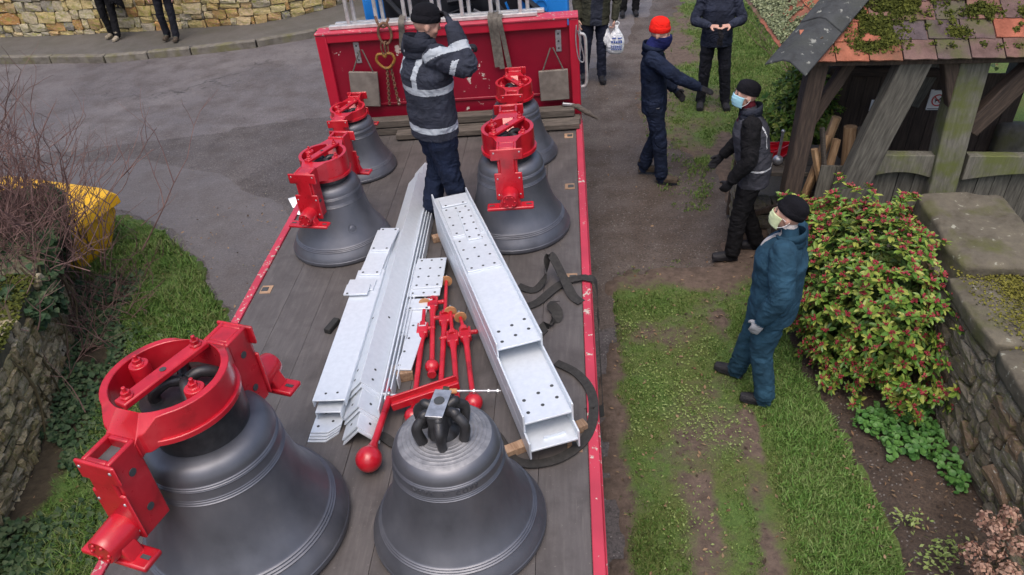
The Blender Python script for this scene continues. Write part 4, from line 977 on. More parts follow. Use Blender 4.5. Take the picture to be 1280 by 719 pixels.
mb = MB(); twig_mass(mb, lambda q: (-5.25+q.gauss(0, .42), 6.0+q.gauss(0, .38), gz(-5)+.6), 230, 1.0, .38, .0075, rr, (.1, -.05)); o = mb.build('twigs', 'twig', bs, BI, smooth=0, fix=False); o['kind'] = 'stuff'
mb = MB(); twig_mass(mb, lambda q: (-4.62+q.gauss(0, .16), 6.15+q.gauss(0, .2), gz(-5)+.45), 30, .85, .42, .006, rr, (.15, -.1)); o = mb.build('twigs', 'twig', bs, BI, smooth=0, fix=False); o['kind'] = 'stuff'
mb = MB(); twig_mass(mb, lambda q: (-6.4+q.gauss(0, .3), 6.9+q.gauss(0, .4), gz(-6)+.5), 90, 1.15, .36, .0085, rr); o = mb.build('twigs', 'twig', bs, BI, smooth=0, fix=False); o['kind'] = 'stuff'
mb = MB(); twig_mass(mb, lambda q: (-4.35+q.gauss(0, .22), 5.6+q.gauss(0, .5), gz(-4.3)+.12), 110, .45, .9, .005, rr, (.25, -.1), 1)
tag(mb.build('fallen_twigs', 'twig', None, smooth=0, fix=False), 'tangle of fallen thin twigs at the foot of the left wall', 'twigs', kind='stuff')

# ================================================================== GRIT BIN
ba = math.atan2(.10, -1.0); bp = Vector((-4.92, 6.50, gz(-4.8)+.02))
gb = empty('grit_bin', T(bp) @ RZ(math.atan2(-.22, 1.0)) @ Matrix.Diagonal((1.2, 1.05, .84, 1)), 'yellow plastic roadside grit bin with sloping lid behind bare twigs', 'grit bin')
mb = MB()   # local: x -1.15..0 (long), y 0..0.75, front at y=0, waisted body
prof = [(0, .14, .06), (.12, .10, .05), (.3, .04, .02), (.5, .0, -.01), (.6, .0, 0)]
vs = []; n_ = 0
for z, ins, insx in prof: vs += [(-1.15+insx, ins, z), (-insx, ins, z), (-insx, .75-ins, z), (-1.15+insx, .75-ins, z)]
fs = [(i*4+j, i*4+(j+1) % 4, (i+1)*4+(j+1) % 4, (i+1)*4+j) for i in range(len(prof)-1) for j in range(4)]+[(3, 2, 1, 0), tuple(16+j for j in range(4))]
mb.add(vs, fs); mb.build('body', 'yellow_plastic', gb, None, .035, seg=3)
mb = MB(); secs = [(-.05, .60, .56), (.06, .66, .6), (.3, .76, .7), (.55, .82, .76), (.72, .82, .76), (.80, .74, .7)]
vs = []
for y, zt, zb in secs: vs += [(-1.2, y, .585), (.05, y, .585), (.03, y, zt-.05), (-.08, y, zt), (-1.07, y, zt), (-1.18, y, zt-.05)]
fs = [(i*6+j, i*6+(j+1) % 6, (i+1)*6+(j+1) % 6, (i+1)*6+j) for i in range(5) for j in range(6)]+[tuple(range(5, -1, -1)), tuple(30+j for j in range(6))]
mb.add(vs, fs); lid = mb.build('lid', 'yellow_plastic', gb, None, .02, 50, seg=3)
mb = MB(); mb.box((0, 0, 0), (.3, .16, .004)); mb.build('label', 'sign_white', lid, T(-.62, .36, .79) @ RX(R_(20)))
mb = MB()
for k in range(3): mb.box((-.06+.03*k, .04-.035*k, .004), (.12, .014, .002))
mb.build('print', 'sticker_blue', lid, T(-.62, .36, .79) @ RX(R_(20)))['kind'] = 'stuff'
# ================================================================== THE LORRY
XL, XR, YF, YB = -2.285, .29, 2.6, -4.6
TB = MT @ T(-1.0, -.5, -1.0); truck = empty('flatbed_lorry', TB, 'flatbed lorry with dark plank deck, red side rails and red headboard', 'lorry')
TL = T(1.0, .5, 1.0)
def tk(mb, name, mat, parent=None, bevel=0, M=None, smooth=40):
    return mb.build(name, mat, truck if parent is None else parent, (TL if parent is None else Matrix.Identity(4)) @ (M if M is not None else Matrix.Identity(4)), bevel, smooth)
npl = 9; pw = (XR-XL-.126)/npl
for i in range(npl):
    mb = MB(); mb.box((0, 0, -.022), (pw-.0022, YF-YB+.0, .044)); tk(mb, 'deck_plank', 'deck_board', None, .0012, T(XL+.063+pw*(i+.5), (YF+YB)/2, rnd.uniform(-.0015, .0015)))
for s, x in ((-1, XL), (1, XR)):
    mb = MB(); mb.box((x-s*.030, (YF+YB)/2, -.055), (.060, YF-YB, .135)); mb.box((x+s*.005, (YF+YB)/2, -.06), (.012, YF-YB, .10)); tk(mb, 'side_rail', 'rail_red', None, .008)
    for y in (-3.4, -1.9, -.25, 1.15, 2.2):
        mb = MB(); mb.box((x-s*.135, y, .001), (.085, .10, .006)); fr = tk(mb, 'lashing_plate', 'timber_block', None, .002); mb = MB(); mb.box((x-s*.125, y, .003), (.05, .05, .006)); tk(mb, 'slot', 'hole_dark', fr)
mb = MB(); mb.box((-1.35, -1, -.2), (.12, 7, .26)); mb.box((-.65, -1, -.2), (.12, 7, .26))
for y in (-4, -3, -2, -1, 0, 1, 2): mb.box((-1, y, -.1), (2.4, .08, .08))
mb.box((-1, 4.4, -.2), (.9, 3.2, .24)); tk(mb, 'chassis', 'iron_black')
for y in (-3.4, 4.7):
    for s, x in ((-1, -2.02), (1, .02)):
        zc = -1.02+.42; MW = T(x, y, zc) @ RY(math.pi/2)
        mb = MB(); mb.lathe([(.24, -.12), (.36, -.13), (.41, -.1), (.42, 0), (.41, .1), (.36, .13), (.24, .12)], 32); tyre = tk(mb, 'wheel', 'rubber', None, 0, MW)
        mb = MB(); mb.lathe([(.02, s*.06), (.12, s*.05), (.2, s*.09), (.25, s*.11), (.25, 0)], 24); mb.build('rim', 'worn_steel', tyre)
# headboard
HB = 1.02
mb = MB(); mb.box(((XL+XR)/2, YF+.055, HB/2-.03), (XR-XL-.1, .025, HB-.1)); panel = tk(mb, 'headboard', 'headboard_red')
mb = MB(); mb.box((XL+.055, YF+.05, HB/2), (.11, .12, HB)); tk(mb, 'headboard_post', 'frame_red', panel, .012)
mb = MB(); mb.box((XR-.045, YF+.05, HB/2-.04), (.09, .12, HB+.08)); tk(mb, 'headboard_post', 'frame_red', panel, .012)
mb = MB(); mb.box(((XL+XR)/2, YF+.05, HB-.04), (XR-XL-.21, .116, .09)); tk(mb, 'top_rail', 'frame_red', panel, .012)
mb = MB(); mb.box(((XL+XR)/2, YF+.08, HB+.012), (XR-XL, .20, .022)); tk(mb, 'top_flange', 'rail_red', panel, .006)
mb = MB(); mb.box(((XL+XR)/2, YF+.035, .27), (XR-XL-.21, .02, .03)); tk(mb, 'lower_rib', 'headboard_red', panel, .006)
def on_ly(px, ly):
    d = ray(px); o = CPOS-BO; t = (ly-o@EY)/(d@EY); q = o+t*d; return Vector((q@EX, ly, q@EZ))
for px in ((447, 66), (698, 51)):
    c = on_ly(px, YF+.04); mb = MB(); mb.box(c, (.055, .012, .21)); pl = tk(mb, 'hanger_plate', 'worn_steel', panel, .003); mb = MB()
    for dz in (-.07, 0, .07): mb.ball(c+Vector((0, -.006, dz)), (.01, .006, .01), 8, 6)
    tk(mb, 'bolt', 'hole_dark', pl)
c0 = Vector((XR+.01, YF+.05, .86))
mb = MB(); mb.tube(catmull([c0+Vector((-.03, -.07, .1)), c0+Vector((-.04, -.08, -.05)), c0+Vector((-.02, -.08, -.22)), c0+Vector((.02, -.08, -.26)), c0+Vector((.03, -.08, -.2)), c0+Vector((-.02, -.075, .05))], 5), .006, 6); tk(mb, 'cable_loop', 'worn_steel', panel)
mb = MB(); mb.tube(catmull([c0+Vector((.0, .05, -.02)), c0+Vector((.05, .05, -.06)), c0+Vector((.055, .05, -.3)), c0+Vector((.05, .05, -.52)), c0+Vector((.0, .05, -.56))], 5), .016, 8); tk(mb, 'grab_handle', 'aluminium', panel)
# square boards hung on the headboard
def hung_board(px, w_, h_, label, tilt):
    c = on_ly(px, YF+.0); c.y = YF-.03; root = empty('hanging_board', MT @ T(c.x, c.y, c.z-h_/2), label, 'board')
    mb = MB(); mb.box((0, 0, h_/2), (w_, .035, h_)); mb.build('panel', 'board_grey', root, RY(tilt), .008)
    mb = MB(); mb.tube([(-w_*.36, 0, h_-.01), (-.01, .0, h_+.22), (.015, 0, h_+.22), (w_*.36, 0, h_-.01)], .007, 6); mb.build('rope', 'strap_old', root, RY(tilt))
hung_board((455, 110), .29, .36, 'stained square board hanging by a rope near the chain', R_(5))
hung_board((693, 105), .29, .31, 'grey square board hanging by a rope beside the right headboard post', R_(-1))
# timber dunnage at the foot of the headboard
for i, (y, z, ln, xc, lb) in enumerate([(YF-.09, .115, 2.2, -.88, 'upper grey timber baulk lying against the headboard foot'), (YF-.10, .03, 2.28, -.86, 'lower grey timber baulk flat on the deck at the headboard'), (YF-.24, .035, 1.85, -.66, 'front grey timber baulk lying on the deck before the others')]):
    mb = MB(); mb.box((0, 0, 0), (ln, .13 if i != 1 else .12, .075 if i < 2 else .06)); tag(mb.build('timber_baulk', 'timber_old', None, MT @ T(xc, y, z+.012) @ RZ(R_([.6, -.4, .9][i])), .008), lb, 'timber')
c = on_ly((722, 137), YF-.06)
root = empty('hammer', MT @ T(c), 'brown wooden handled hammer lying at the right headboard corner', 'hammer')
mb = MB(); mb.tube([(-.06, -.01, .05), (.0, -.02, .04), (.1, -.05, -.02), (.2, -.07, -.08)], [.018, .03, .028, .012], 10); mb.build('handle', 'timber_old', root)
mb = MB(); mb.beam((-.15, .0, .07), (-.03, .0, .05), .028, .03); mb.build('head', 'worn_steel', root, None, .006)
# cab behind the headboard
YC = YF+.62
cl_, cr_ = on_ly((456, 12), YC).x, on_ly((711, 8), YC).x
cab = empty('blue_cab', TB, None, None); cab.parent = truck; cab.matrix_local = TL; cab.name = 'cab'
def cb(mb, name, mat, bevel=0): return mb.build(name, mat, cab, None, bevel)
cx, cw = (cl_+cr_)/2, cr_-cl_
mb = MB(); mb.box((cx, YC+.95, .55), (cw, 1.8, 2.2)); cb(mb, 'body', 'cab_blue', .05)
mb = MB(); mb.box((cl_+.075, YC-.01, .6), (.15, .10, 2.0)); cb(mb, 'rear_pillar', 'cab_blue', .02)
mb = MB(); mb.box((cr_-.26, YC-.012, .6), (.50, .07, 2.0)); rp = cb(mb, 'rear_panel', 'cab_blue', .02)
p_ = on_ly((676, 8), YC-.05); mb = MB(); mb.lathe([(.06, 0), (.075, 0), (.075, .012), (.06, .012)], 24, p_, Matrix(((1, 0, 0), (0, 0, -1), (0, 1, 0))), close=True); mb.build('pressing', 'cab_blue', rp)
mb = MB(); mb.box((cx-.1, YC-.002, .7), (cw-.62, .03, 1.5)); cb(mb, 'rear_window', 'cab_dark')
for a, b, r_ in (((480, -4), (505, 22), .03), ((648, -8), (690, 26), .035), ((610, -6), (640, 24), .02), ((560, 2), (600, -6), .04), ((540, 26), (590, 6), .012)):
    mb = MB(); mb.tube([on_ly(a, YC-.07), on_ly(b, YC-.10)], r_, 8); cb(mb, 'pipe', 'cab_dark')
mb = MB(); mb.beam(on_ly((632, 3), YC-.12), on_ly((640, 22), YC-.12), .02, .02); cb(mb, 'blue_strap', 'cab_blue'); mb = MB(); mb.beam(on_ly((592, 12), YC-.16), on_ly((612, 22), YC-.16), .05, .012); cb(mb, 'bracket', 'worn_steel')
# ladders on edge over the headboard
for q, (dy, dx) in enumerate(((.03, 0), (.12, .07))):
    y = YF+.06+dy; a = on_ly((413, 40), y); b = on_ly((672, 24), y); z = HB+.05; root = empty('ladder', MT @ T((a.x+b.x)/2, y, HB+.024), ['aluminium ladder on edge along the headboard top, its rungs upright', 'second aluminium ladder on edge behind the front ladder, nearer the blue cab'][q], 'ladder')
    xm = (a.x+b.x)/2; hl = (b.x-a.x)/2
    for zz in (.022, .40):
        mb = MB(); mb.box((dx, 0, zz), (2*hl, .06, .035)); mb.build('rail', 'aluminium', root, None, .004)
    for k in range(7):
        x = -hl+.20+k*(2*hl-.36)/6+dx; mb = MB(); mb.tube([(x, 0, .03), (x, 0, .4)], .019, 8); mb.build('rung', 'aluminium', root)
# straps over the headboard
def strap(name, label, pts, wd, mat='strap', sides=None, group=None, th=.005):
    mb = MB(); p = catmull(pts, 6); s2 = None
    if sides: s2 = catmull(sides, 6)
    mb.ribbon(p, wd, th, s2); return tag(mb.build(name, mat, None, MT, 0, 60), label, 'strap', group)
def hb_strap(px0, px1, wd, label, y=YF+.0, k=1):
    a, b = on_ly(px0, y-.025), on_ly(px1, y-.02); strap('lashing_strap', label, [a+Vector((0, .2, .035)), a+Vector((0, .07, .045)), a+Vector((.0, -.02, .01)), a*.6+b*.4, b], wd, 'strap_old', [(1, 0, 0)]*5)
hb_strap((613, 26), (622, 84), .05, 'first grey webbing strap hanging over the headboard above the rear bell')
hb_strap((619, 27), (628, 86), .05, 'second grey webbing strap beside the first over the headboard'); hb_strap((625, 28), (637, 84), .045, 'third slanting webbing strap over the headboard')
hb_strap((502, 30), (503, 60), .06, 'short webbing strap over the headboard behind the hi-vis jacket')
# chain with shackles
root = empty('lifting_chain', MT @ on_ly((485, 80), YF-.03).to_4d().to_3d().to_4d().to_3d() if False else MT @ T(on_ly((485, 100), YF-.05)), 'rusty lifting chain with big oval ring and yellow shackle on the headboard', 'chain')
RIc = (MT @ T(on_ly((485, 100), YF-.05))).inverted() @ MT
def torus(mb, c, rx, rz, r_, M=None, n=24):
    pts_ = [Vector((math.cos(6.2832*i/n)*rx, 0, math.sin(6.2832*i/n)*rz)) for i in range(n)]
    if M is not None: pts_ = [M @ p for p in pts_]
    k = len(pts_); vs = []; m_ = 8
    for i in range(k):
        d = (pts_[(i+1) % k]-pts_[i-1]).normalized(); rad = pts_[i].normalized(); u = d.cross(rad).normalized()
        for j in range(m_): a = 6.2832*j/m_; vs.append(Vector(c)+pts_[i]+rad*(math.cos(a)*r_)+u*(math.sin(a)*r_))
    mb.add(vs, [(i*m_+j, i*m_+(j+1) % m_, ((i+1) % k)*m_+(j+1) % m_, ((i+1) % k)*m_+j) for i in range(k) for j in range(m_)])
mb = MB(); torus(mb, on_ly((481, 42), YF-.05), .062, .10, .014, Matrix.Rotation(.1, 3, 'Z')); mb.build('oval_ring', 'rust', root, RIc)
mb = MB(); c = on_ly((481, 29), YF-.0); mb.tube(catmull([c+Vector((-.09, .03, .06)), c+Vector((-.06, -.02, .0)), c+Vector((0, -.05, -.02)), c+Vector((.05, -.02, .05))], 5), .013, 8); mb.build('hook', 'rust', root, RIc)
mb = MB(); c = on_ly((479, 60), YF-.06); torus(mb, c, .02, .06, .010); torus(mb, c+Vector((.03, 0, 0)), .02, .06, .010, Matrix.Rotation(.8, 3, 'Z')); mb.build('link', 'rust', root, RIc)
mb = MB(); c = on_ly((482, 75), YF-.06)
mb.tube(catmull([c+Vector(q) for q in ((-.02, 0, .06), (-.07, 0, .055), (-.09, 0, .0), (-.05, 0, -.06), (0, 0, -.085), (.05, 0, -.06), (.09, 0, 0), (.07, 0, .055), (.02, 0, .06), (0, 0, .03), (-.02, 0, .06))], 4), .014, 8); mb.build('shackle', 'yellow_shackle', root, RIc)
for k, (x0, x1) in enumerate(((484, 487), (489, 499))):
    mb = MB(); a, b = on_ly((x0, 86), YF-.05), on_ly((x1, 132), YF-.03); n_ = 15
    for i in range(n_): torus(mb, a+(b-a)*(i/n_), .012, .02, .0055, Matrix.Rotation(1.57*(i % 2)+.4, 3, 'Z'), 10)
    o = mb.build('chain_strand', 'rust', root, RIc); o['kind'] = 'stuff'
mb = MB(); c = bed((598, 128), .19)
for i in range(26): torus(mb, c+Vector((rnd.gauss(0, .09), rnd.gauss(.08, .015), rnd.uniform(0, .03))), .014, .022, .006, Matrix.Rotation(rnd.uniform(0, 3), 3, 'X') @ Matrix.Rotation(rnd.uniform(0, 3), 3, 'Z'), 8)
tag(mb.build('chain_heap', 'rust', None, MT), 'small heap of rusty chain lying on the headboard timbers', 'chain')

# ================================================================== BELLS
BPROF = [(.955, 0), (.995, .02), (1.0, .07), (.972, .15), (.915, .25), (.835, .38), (.758, .52), (.695, .68), (.648, .86), (.618, 1.02), (.598, 1.15), (.583, 1.26), (.566, 1.34), (.52, 1.41), (.44, 1.45), (.32, 1.472), (.2, 1.485), (.001, 1.49)]
def bell(name, label, lx, ly, R, ax=None, bar=35, sockets=(True, True), crown_rings=False, neck=1.0, hs=1.0, plates=True, rk=1.0, drop=0.0):
    root = empty(name, MT @ T(lx, ly, .004), label, 'bell', 'church bells on the lorry deck')
    pr = catmull([(r, 0, z) for r, z in BPROF], 11); prof = []
    beads = [(.275, .010, .006), (.300, .010, .006), (.325, .010, .006), (.085, .006, .006), (1.085, .009, .006), (1.107, .009, .006), (1.129, .006, .005), (1.225, .006, .005), (1.245, .009, .006), (1.267, .009, .006)]
    for p in pr:
        r_, z = p.x, p.z; b = sum(a*math.exp(-((z-zc)/s_)**2) for zc, a, s_ in beads)
        if crown_rings and z > 1.40: b2 = .007*max(0, math.cos((r_-.24)*2*math.pi/.042)) if .24 < r_ < .47 else 0; prof.append((r_*R, (z+b2)*R)); continue
        prof.append(((r_+b)*R, z*R))
    # refine beads: resample finely where beads sit
    zs = np.array([p.z for p in pr]); rs = np.array([p.x for p in pr]); prof = []
    zl = sorted(set([round(z, 4) for z in zs if z < 1.37]+[round(zc+q*s_, 4) for zc, a, s_ in beads for q in (-1.6, -.8, 0, .8, 1.6)]))
    for z in zl:
        r_ = float(np.interp(z, zs, rs)); b = sum(a*math.exp(-((z-zc)/s_)**2) for zc, a, s_ in beads); prof.append(((r_+b)*R, z*R))
    tail = [(p.x, p.z) for p in pr if p.z >= 1.37]
    if crown_rings:
        rr_ = np.array([q[0] for q in tail])[::-1]; zz_ = np.array([q[1] for q in tail])[::-1]; tail = []
        for r_ in np.concatenate([np.linspace(.545, .46, 5), np.linspace(.455, .24, 44), np.linspace(.23, .001, 5)]):
            tail.append((float(r_), float(np.interp(r_, rr_, zz_))+(.006*max(0, math.cos((r_-.24)*2*math.pi/.043))**2 if .24 < r_ < .455 else 0)))
    prof += [(r_*R, z*R) for r_, z in tail]
    inner = [(.0015, 1.38*R), (.4*R, 1.36*R), (.52*R, 1.2*R), (.58*R, .8*R), (.72*R, .4*R), (.86*R, .1*R), (.93*R, .003)]
    mb = MB(); n = 96; mb.lathe(inner[::1][::-1][::-1]+prof, n)
    body = mb.build('body', ['bell_metal', 'bell_crown'], root, None, 0, 60)
    if crown_rings:
        me = body.data
        for p in me.polygons:
            c = p.center
            if c.z > 1.425*R and math.hypot(c.x, c.y) < .5*R: p.material_index = 1
    top = 1.485*R
    if ax is None:
        # plain canons with a steel stock block
        for k, (a, ro) in enumerate(((-92, .28), (-32, .29), (-150, .29), (28, .28), (152, .28), (90, .27))):
            a = R_(a+6); d = Vector((math.cos(a), math.sin(a), 0)); mb = MB()
            pts_ = catmull([Vector((0, 0, top+.30*R))+d*.05*R, Vector((0, 0, top+.34*R))+d*.17*R, Vector((0, 0, top+.31*R))+d*(ro-.09)*R, Vector((0, 0, top+.2*R))+d*ro*R, Vector((0, 0, top-.02*R))+d*(ro-.04)*R], 6)
            mb.tube(pts_, [.058*R]*len(pts_), 12, rb=[.052*R]*len(pts_)); mb.build('canon', 'iron_black', root)
        mb = MB(); mb.box((0, 0, top+.22*R), (.17*R, .42*R, .36*R)); blk = mb.build('argent', 'iron_black', root, RZ(R_(-8)), .012)
        mb = MB(); mb.box((0, 0, top+.405*R), (.185*R, .40*R, .012*R)); mb.build('top_plate', 'worn_steel', blk, None, .003)
        mb = MB(); mb.lathe([(.001, 0), (.056*R, 0), (.056*R, .004)], 20, (0, .03*R, top+.4115*R)); mb.build('bolt_hole', 'hole_dark', blk)
        mb = MB(); mb.lathe([(.18*R, top-.02*R), (.16*R, top+.05*R), (.1*R, top+.1*R), (.08*R, top+.3*R)], 24); mb.build('boss', 'iron_black', root)
        return root
    # ---- cast headstock
    hsx = (Matrix.Identity(4) if plates else T(-.045, -.05, 0)) @ Matrix.Rotation(R_(-ax), 4, 'Z')
    h0 = top+.10*R*neck; h1 = h0+.40*R*hs; ro, ri = .455*R*rk, .395*R*rk
    mb = MB(); mb.lathe([(.40*R, top-.03*R), (.41*R, top+.02*R), (.405*R, h0+.03*R), (.1*R, h0+.03*R)], 48); mb.build('pad', 'iron_black', root)
    for k in range(4):
        a = R_(45+90*k-ax); d = Vector((math.cos(a), math.sin(a), 0)); mb = MB(); pts_ = catmull([Vector((0, 0, h1-.15*R))+d*.03*R, Vector((0, 0, h1-.12*R))+d*.14*R, Vector((0, 0, h1-.2*R))+d*.27*R, Vector((0, 0, h0-.02*R))+d*.26*R], 5); mb.tube(pts_, .05*R, 10); mb.build('canon', 'iron_black', root)
    # headstock outline in plan: ring flowing into the arms; wall built as an extruded outline
    hsroot_mb = MB(); y1 = (.66 if plates else .60)*R; wv = .155*R
    ang0 = R_(58); outl = []
    def arc(sgn):
        L_ = []
        # right side going +y for sgn=1
        for i in range(15):
            a = -ang0+2*ang0*i/14; L_.append((sgn*ro*math.cos(a)*(1.0), sgn*ro*math.sin(a)*1.0))
        return L_
    r_side = arc(1); l_side = arc(-1)
    e = (ro*math.cos(ang0), ro*math.sin(ang0))
    flare = catmull([(e[0], e[1], 0), (wv*1.30, e[1]+.10*R, 0), (wv, y1-.04*R, 0), (wv, y1, 0)], 4)
    up = [(p.x, p.y) for p in flare[1:]]
    outl = r_side+up+[(-x, y) for x, y in up[::-1]]+l_side+[(-x, -y) for x, y in up]+[(x, -y) for x, y in up[::-1]]
    # the inner hole, with as many points, matched by direction
    nO = len(outl); inn = []
    for x, y in outl:
        a = math.atan2(y, x); rr2 = ri; inn.append((rr2*math.cos(a), rr2*math.sin(a)))
    def hz(x, y, base):   # underside of the arms rises away from the ring
        d = max(0, abs(y)-ro*.8); return base+min(.12*R, d*.5) if base == h0 else base-.0*d
    dr = lambda y: drop*R*max(0, min(1, (abs(y)-ro*.82)/(y1-ro*.82)))**1.0
    vs = [(x, y, hz(x, y, h0)-dr(y)*.8) for x, y in outl]+[(x, y, h1-dr(y)) for x, y in outl]+[(x, y, h0) for x, y in inn]+[(x, y, h1) for x, y in inn]
    fs = []
    for i in range(nO):
        j = (i+1) % nO; fs += [(i, j, nO+j, nO+i), (nO+i, nO+j, 3*nO+j, 3*nO+i), (2*nO+j, 2*nO+i, 3*nO+i, 3*nO+j), (j, i, 2*nO+i, 2*nO+j)]
    hsroot_mb.add(vs, fs)
    # raised lips: bottom flange ring and top rim
    hsroot_mb.lathe([(ri, h0-.005*R), (ro+.03*R, h0-.005*R), (ro+.03*R, h0+.05*R), (ri, h0+.05*R)], 48, close=True)
    stock = hsroot_mb.build('headstock', 'red_paint', root, hsx, .009*R/.44, 35, seg=2)
    for sgn, sock in ((-1, sockets[0]), (1, sockets[1])):
        ya, yb = y1-.02*R, y1+.26*R; yc = sgn*(ya+yb)/2; zt, zb = h1+.03*R-drop*R, h1-.92*R-drop*R*.35; hw = (.165 if plates else .14)*R
        mb = MB()
        # hollow end box: four walls
        wl = .045*R
        mb.box((-hw+wl/2, yc, (zt+zb)/2), (wl, yb-ya, zt-zb)); mb.box((hw-wl/2, yc, (zt+zb)/2), (wl, yb-ya, zt-zb))
        mb.box((0, sgn*(ya+wl/2), (zt+zb)/2), (2*hw-2*wl+.002, wl, zt-zb-.002)); mb.box((0, sgn*(yb-wl/2), (zt+zb)/2), (2*hw-2*wl+.002, wl, zt-zb-.002))
        if not sock: mb.box((0, yc, zt-.028*R), (2*hw-2*wl+.004, yb-ya-2*wl+.004, .05*R))
        eb = mb.build('end_box', 'red_paint', stock, None, .006*R/.44)
        if sock: mb = MB(); mb.box((0, yc, zt-.10*R), (2*hw-2*wl+.002, yb-ya-2*wl+.002, .02*R)); mb.build('socket', 'red_socket', stock)
        # flange plates on the outer and inner faces, upper and lower
        mb = MB(); fw_ = 1.0 if plates else .72; mb.box((0, sgn*(yb+.012*R), zt-.10*R), (.54*R*fw_, .035*R, .20*R)); mb.box((0, sgn*(yb+.012*R), zb+.27*R), (.46*R*fw_, .035*R, .50*R)); mb.box((0, sgn*(yb+.0*R), (zt+zb)/2), (.25*R, .06*R, (zt-zb)*.8))
        mb.build('flange_plate', 'red_paint', stock, None, .008*R/.44)
        mb = MB()
        for x, z in ((-.21, zt-.06*R), (.21, zt-.06*R), (-.18, zb+.42*R), (.18, zb+.42*R), (-.18, zb+.12*R), (.18, zb+.12*R)): mb.ball((x*R*fw_, sgn*(yb+.03*R), z), (.016*R, .008*R, .016*R), 8, 6)
        mb.build('rivet', 'worn_steel', stock)['kind'] = 'stuff'
        if not sock or R > .5:
            mb = MB(); mb.lathe([(.001, 0), (.034*R, 0), (.034*R, .004)], 16, (sgn*0+hw+.001, yc, zt-.22*R), Matrix(((0, 0, 1), (1, 0, 0), (0, 1, 0)))); mb.lathe([(.001, 0), (.034*R, 0), (.034*R, .004)], 16, (hw+.001, yc, zt-.62*R), Matrix(((0, 0, 1), (1, 0, 0), (0, 1, 0)))); mb.build('side_hole', 'hole_dark', stock)['kind'] = 'stuff'
        # bearing housing and foot
        zc = zb+.13*R; Mx = Matrix(((1, 0, 0), (0, 0, sgn), (0, 1, 0)))
        mb = MB(); mb.lathe([(.14*R, 0), (.145*R, .05*R), (.135*R, .22*R), (.125*R, .27*R), (.115*R, .285*R), (.11*R, .275*R), (.001, .275*R)], 28, (0, sgn*(yb+.02*R), zc), Mx)
        br = mb.build('bearing', 'red_paint', stock, None, .004)
        mb = MB()
        for k in range(6): a = 1.047*k; mb.ball((.085*R*math.cos(a), sgn*(yb+.302*R), zc+.085*R*math.sin(a)), .017*R, 8, 6)
        mb.build('cap_bolt', 'red_paint', br)['kind'] = 'stuff'
        mb = MB(); yf = sgn*(yb+.16*R); zf = zc-.16*R
        mb.box((0, yf, zf), ((.78 if plates else .66)*R, .2*R, .055*R)); mb.prism([(-.2*R, zf), (.2*R, zf), (.12*R, zc+.03*R), (-.12*R, zc+.03*R)], -.075*R, .075*R, Matrix(((1, 0, 0), (0, 0, 1), (0, 1, 0))), (0, yf, 0))
        ft = mb.build('foot', 'red_paint', stock, None, .008*R/.44)
        mb = MB()
        for x in ((-.31, .31) if plates else (-.26, .26)): mb.box((x*R, yf, zf+.029*R), (.085*R, .035*R, .004))
        mb.build('slot', 'hole_dark', ft)['kind'] = 'stuff'
    # clamp bar and bolts
    br_ = Matrix.Rotation(R_(-bar), 4, 'Z'); zb_ = h1+.015*R
    mb = MB(); mb.box((0, 0, zb_), (.135*R, .86*R, .06*R)); cbm = mb.build('clamp_bar', 'red_paint', stock, br_, .006*R/.44)
    mb = MB(); mb.lathe([(.001, 0), (.028*R, 0), (.028*R, .003)], 14, (0, 0, zb_+.0305*R)); mb.build('bar_hole', 'hole_dark', cbm)
    for a, rad in ((0, .35), (180, .35), (90, .345), (270, .345)):
        q = R_(90-bar+a); x, y = rad*R*math.cos(q), rad*R*math.sin(q); mb = MB(); zbase = zb_+.03*R if a in (0, 180) else h1-.02*R
        if a in (90, 270): mb.lathe([(.085*R, h1-.25*R), (.085*R, h1-.03*R), (.08*R, h1-.015*R), (.001, h1-.015*R)], 18, (x, y, 0))
        mb.lathe([(.055*R, 0), (.055*R, .012*R), (.04*R, .016*R), (.04*R, .055*R), (.001, .055*R)], 6, (x, y, zbase)); mb.lathe([(.018*R, 0), (.018*R, .045*R), (.001, .05*R)], 10, (x, y, zbase+.05*R)); mb.build('bolt', 'red_paint', stock, None, .002)
    return root
bellA = bell('church_bell', 'largest dark bell with glossy red cast headstock, nearest the lorry tail', -1.55, -2.44, .53, 17, 10, (True, False), neck=3.5, hs=.72, plates=False, rk=1.13, drop=.17)
bellB = bell('church_bell', 'dark bell without headstock, bare black canons on its ringed crown', -.436, -2.412, .441, None, crown_rings=True)
bellC = bell('church_bell', 'dark bell with round seal and red headstock beside the stacked white steel', -1.70, .40, .398, 10, 18, (False, True))
bellD = bell('church_bell', 'small dark bell with narrow red headstock near the hanging chain', -1.84, 1.72, .352, 3, 20, (False, True), neck=.4, hs=.6)
bellE = bell('church_bell', 'large smooth dark bell with red headstock beside the lorry right rail', -.285, .51, .437, -2, 38, (False, True))
bellF = bell('church_bell', 'smaller dark bell with red headstock close to the headboard on the right', -.315, 1.84, .362, 0, -32, (True, False))
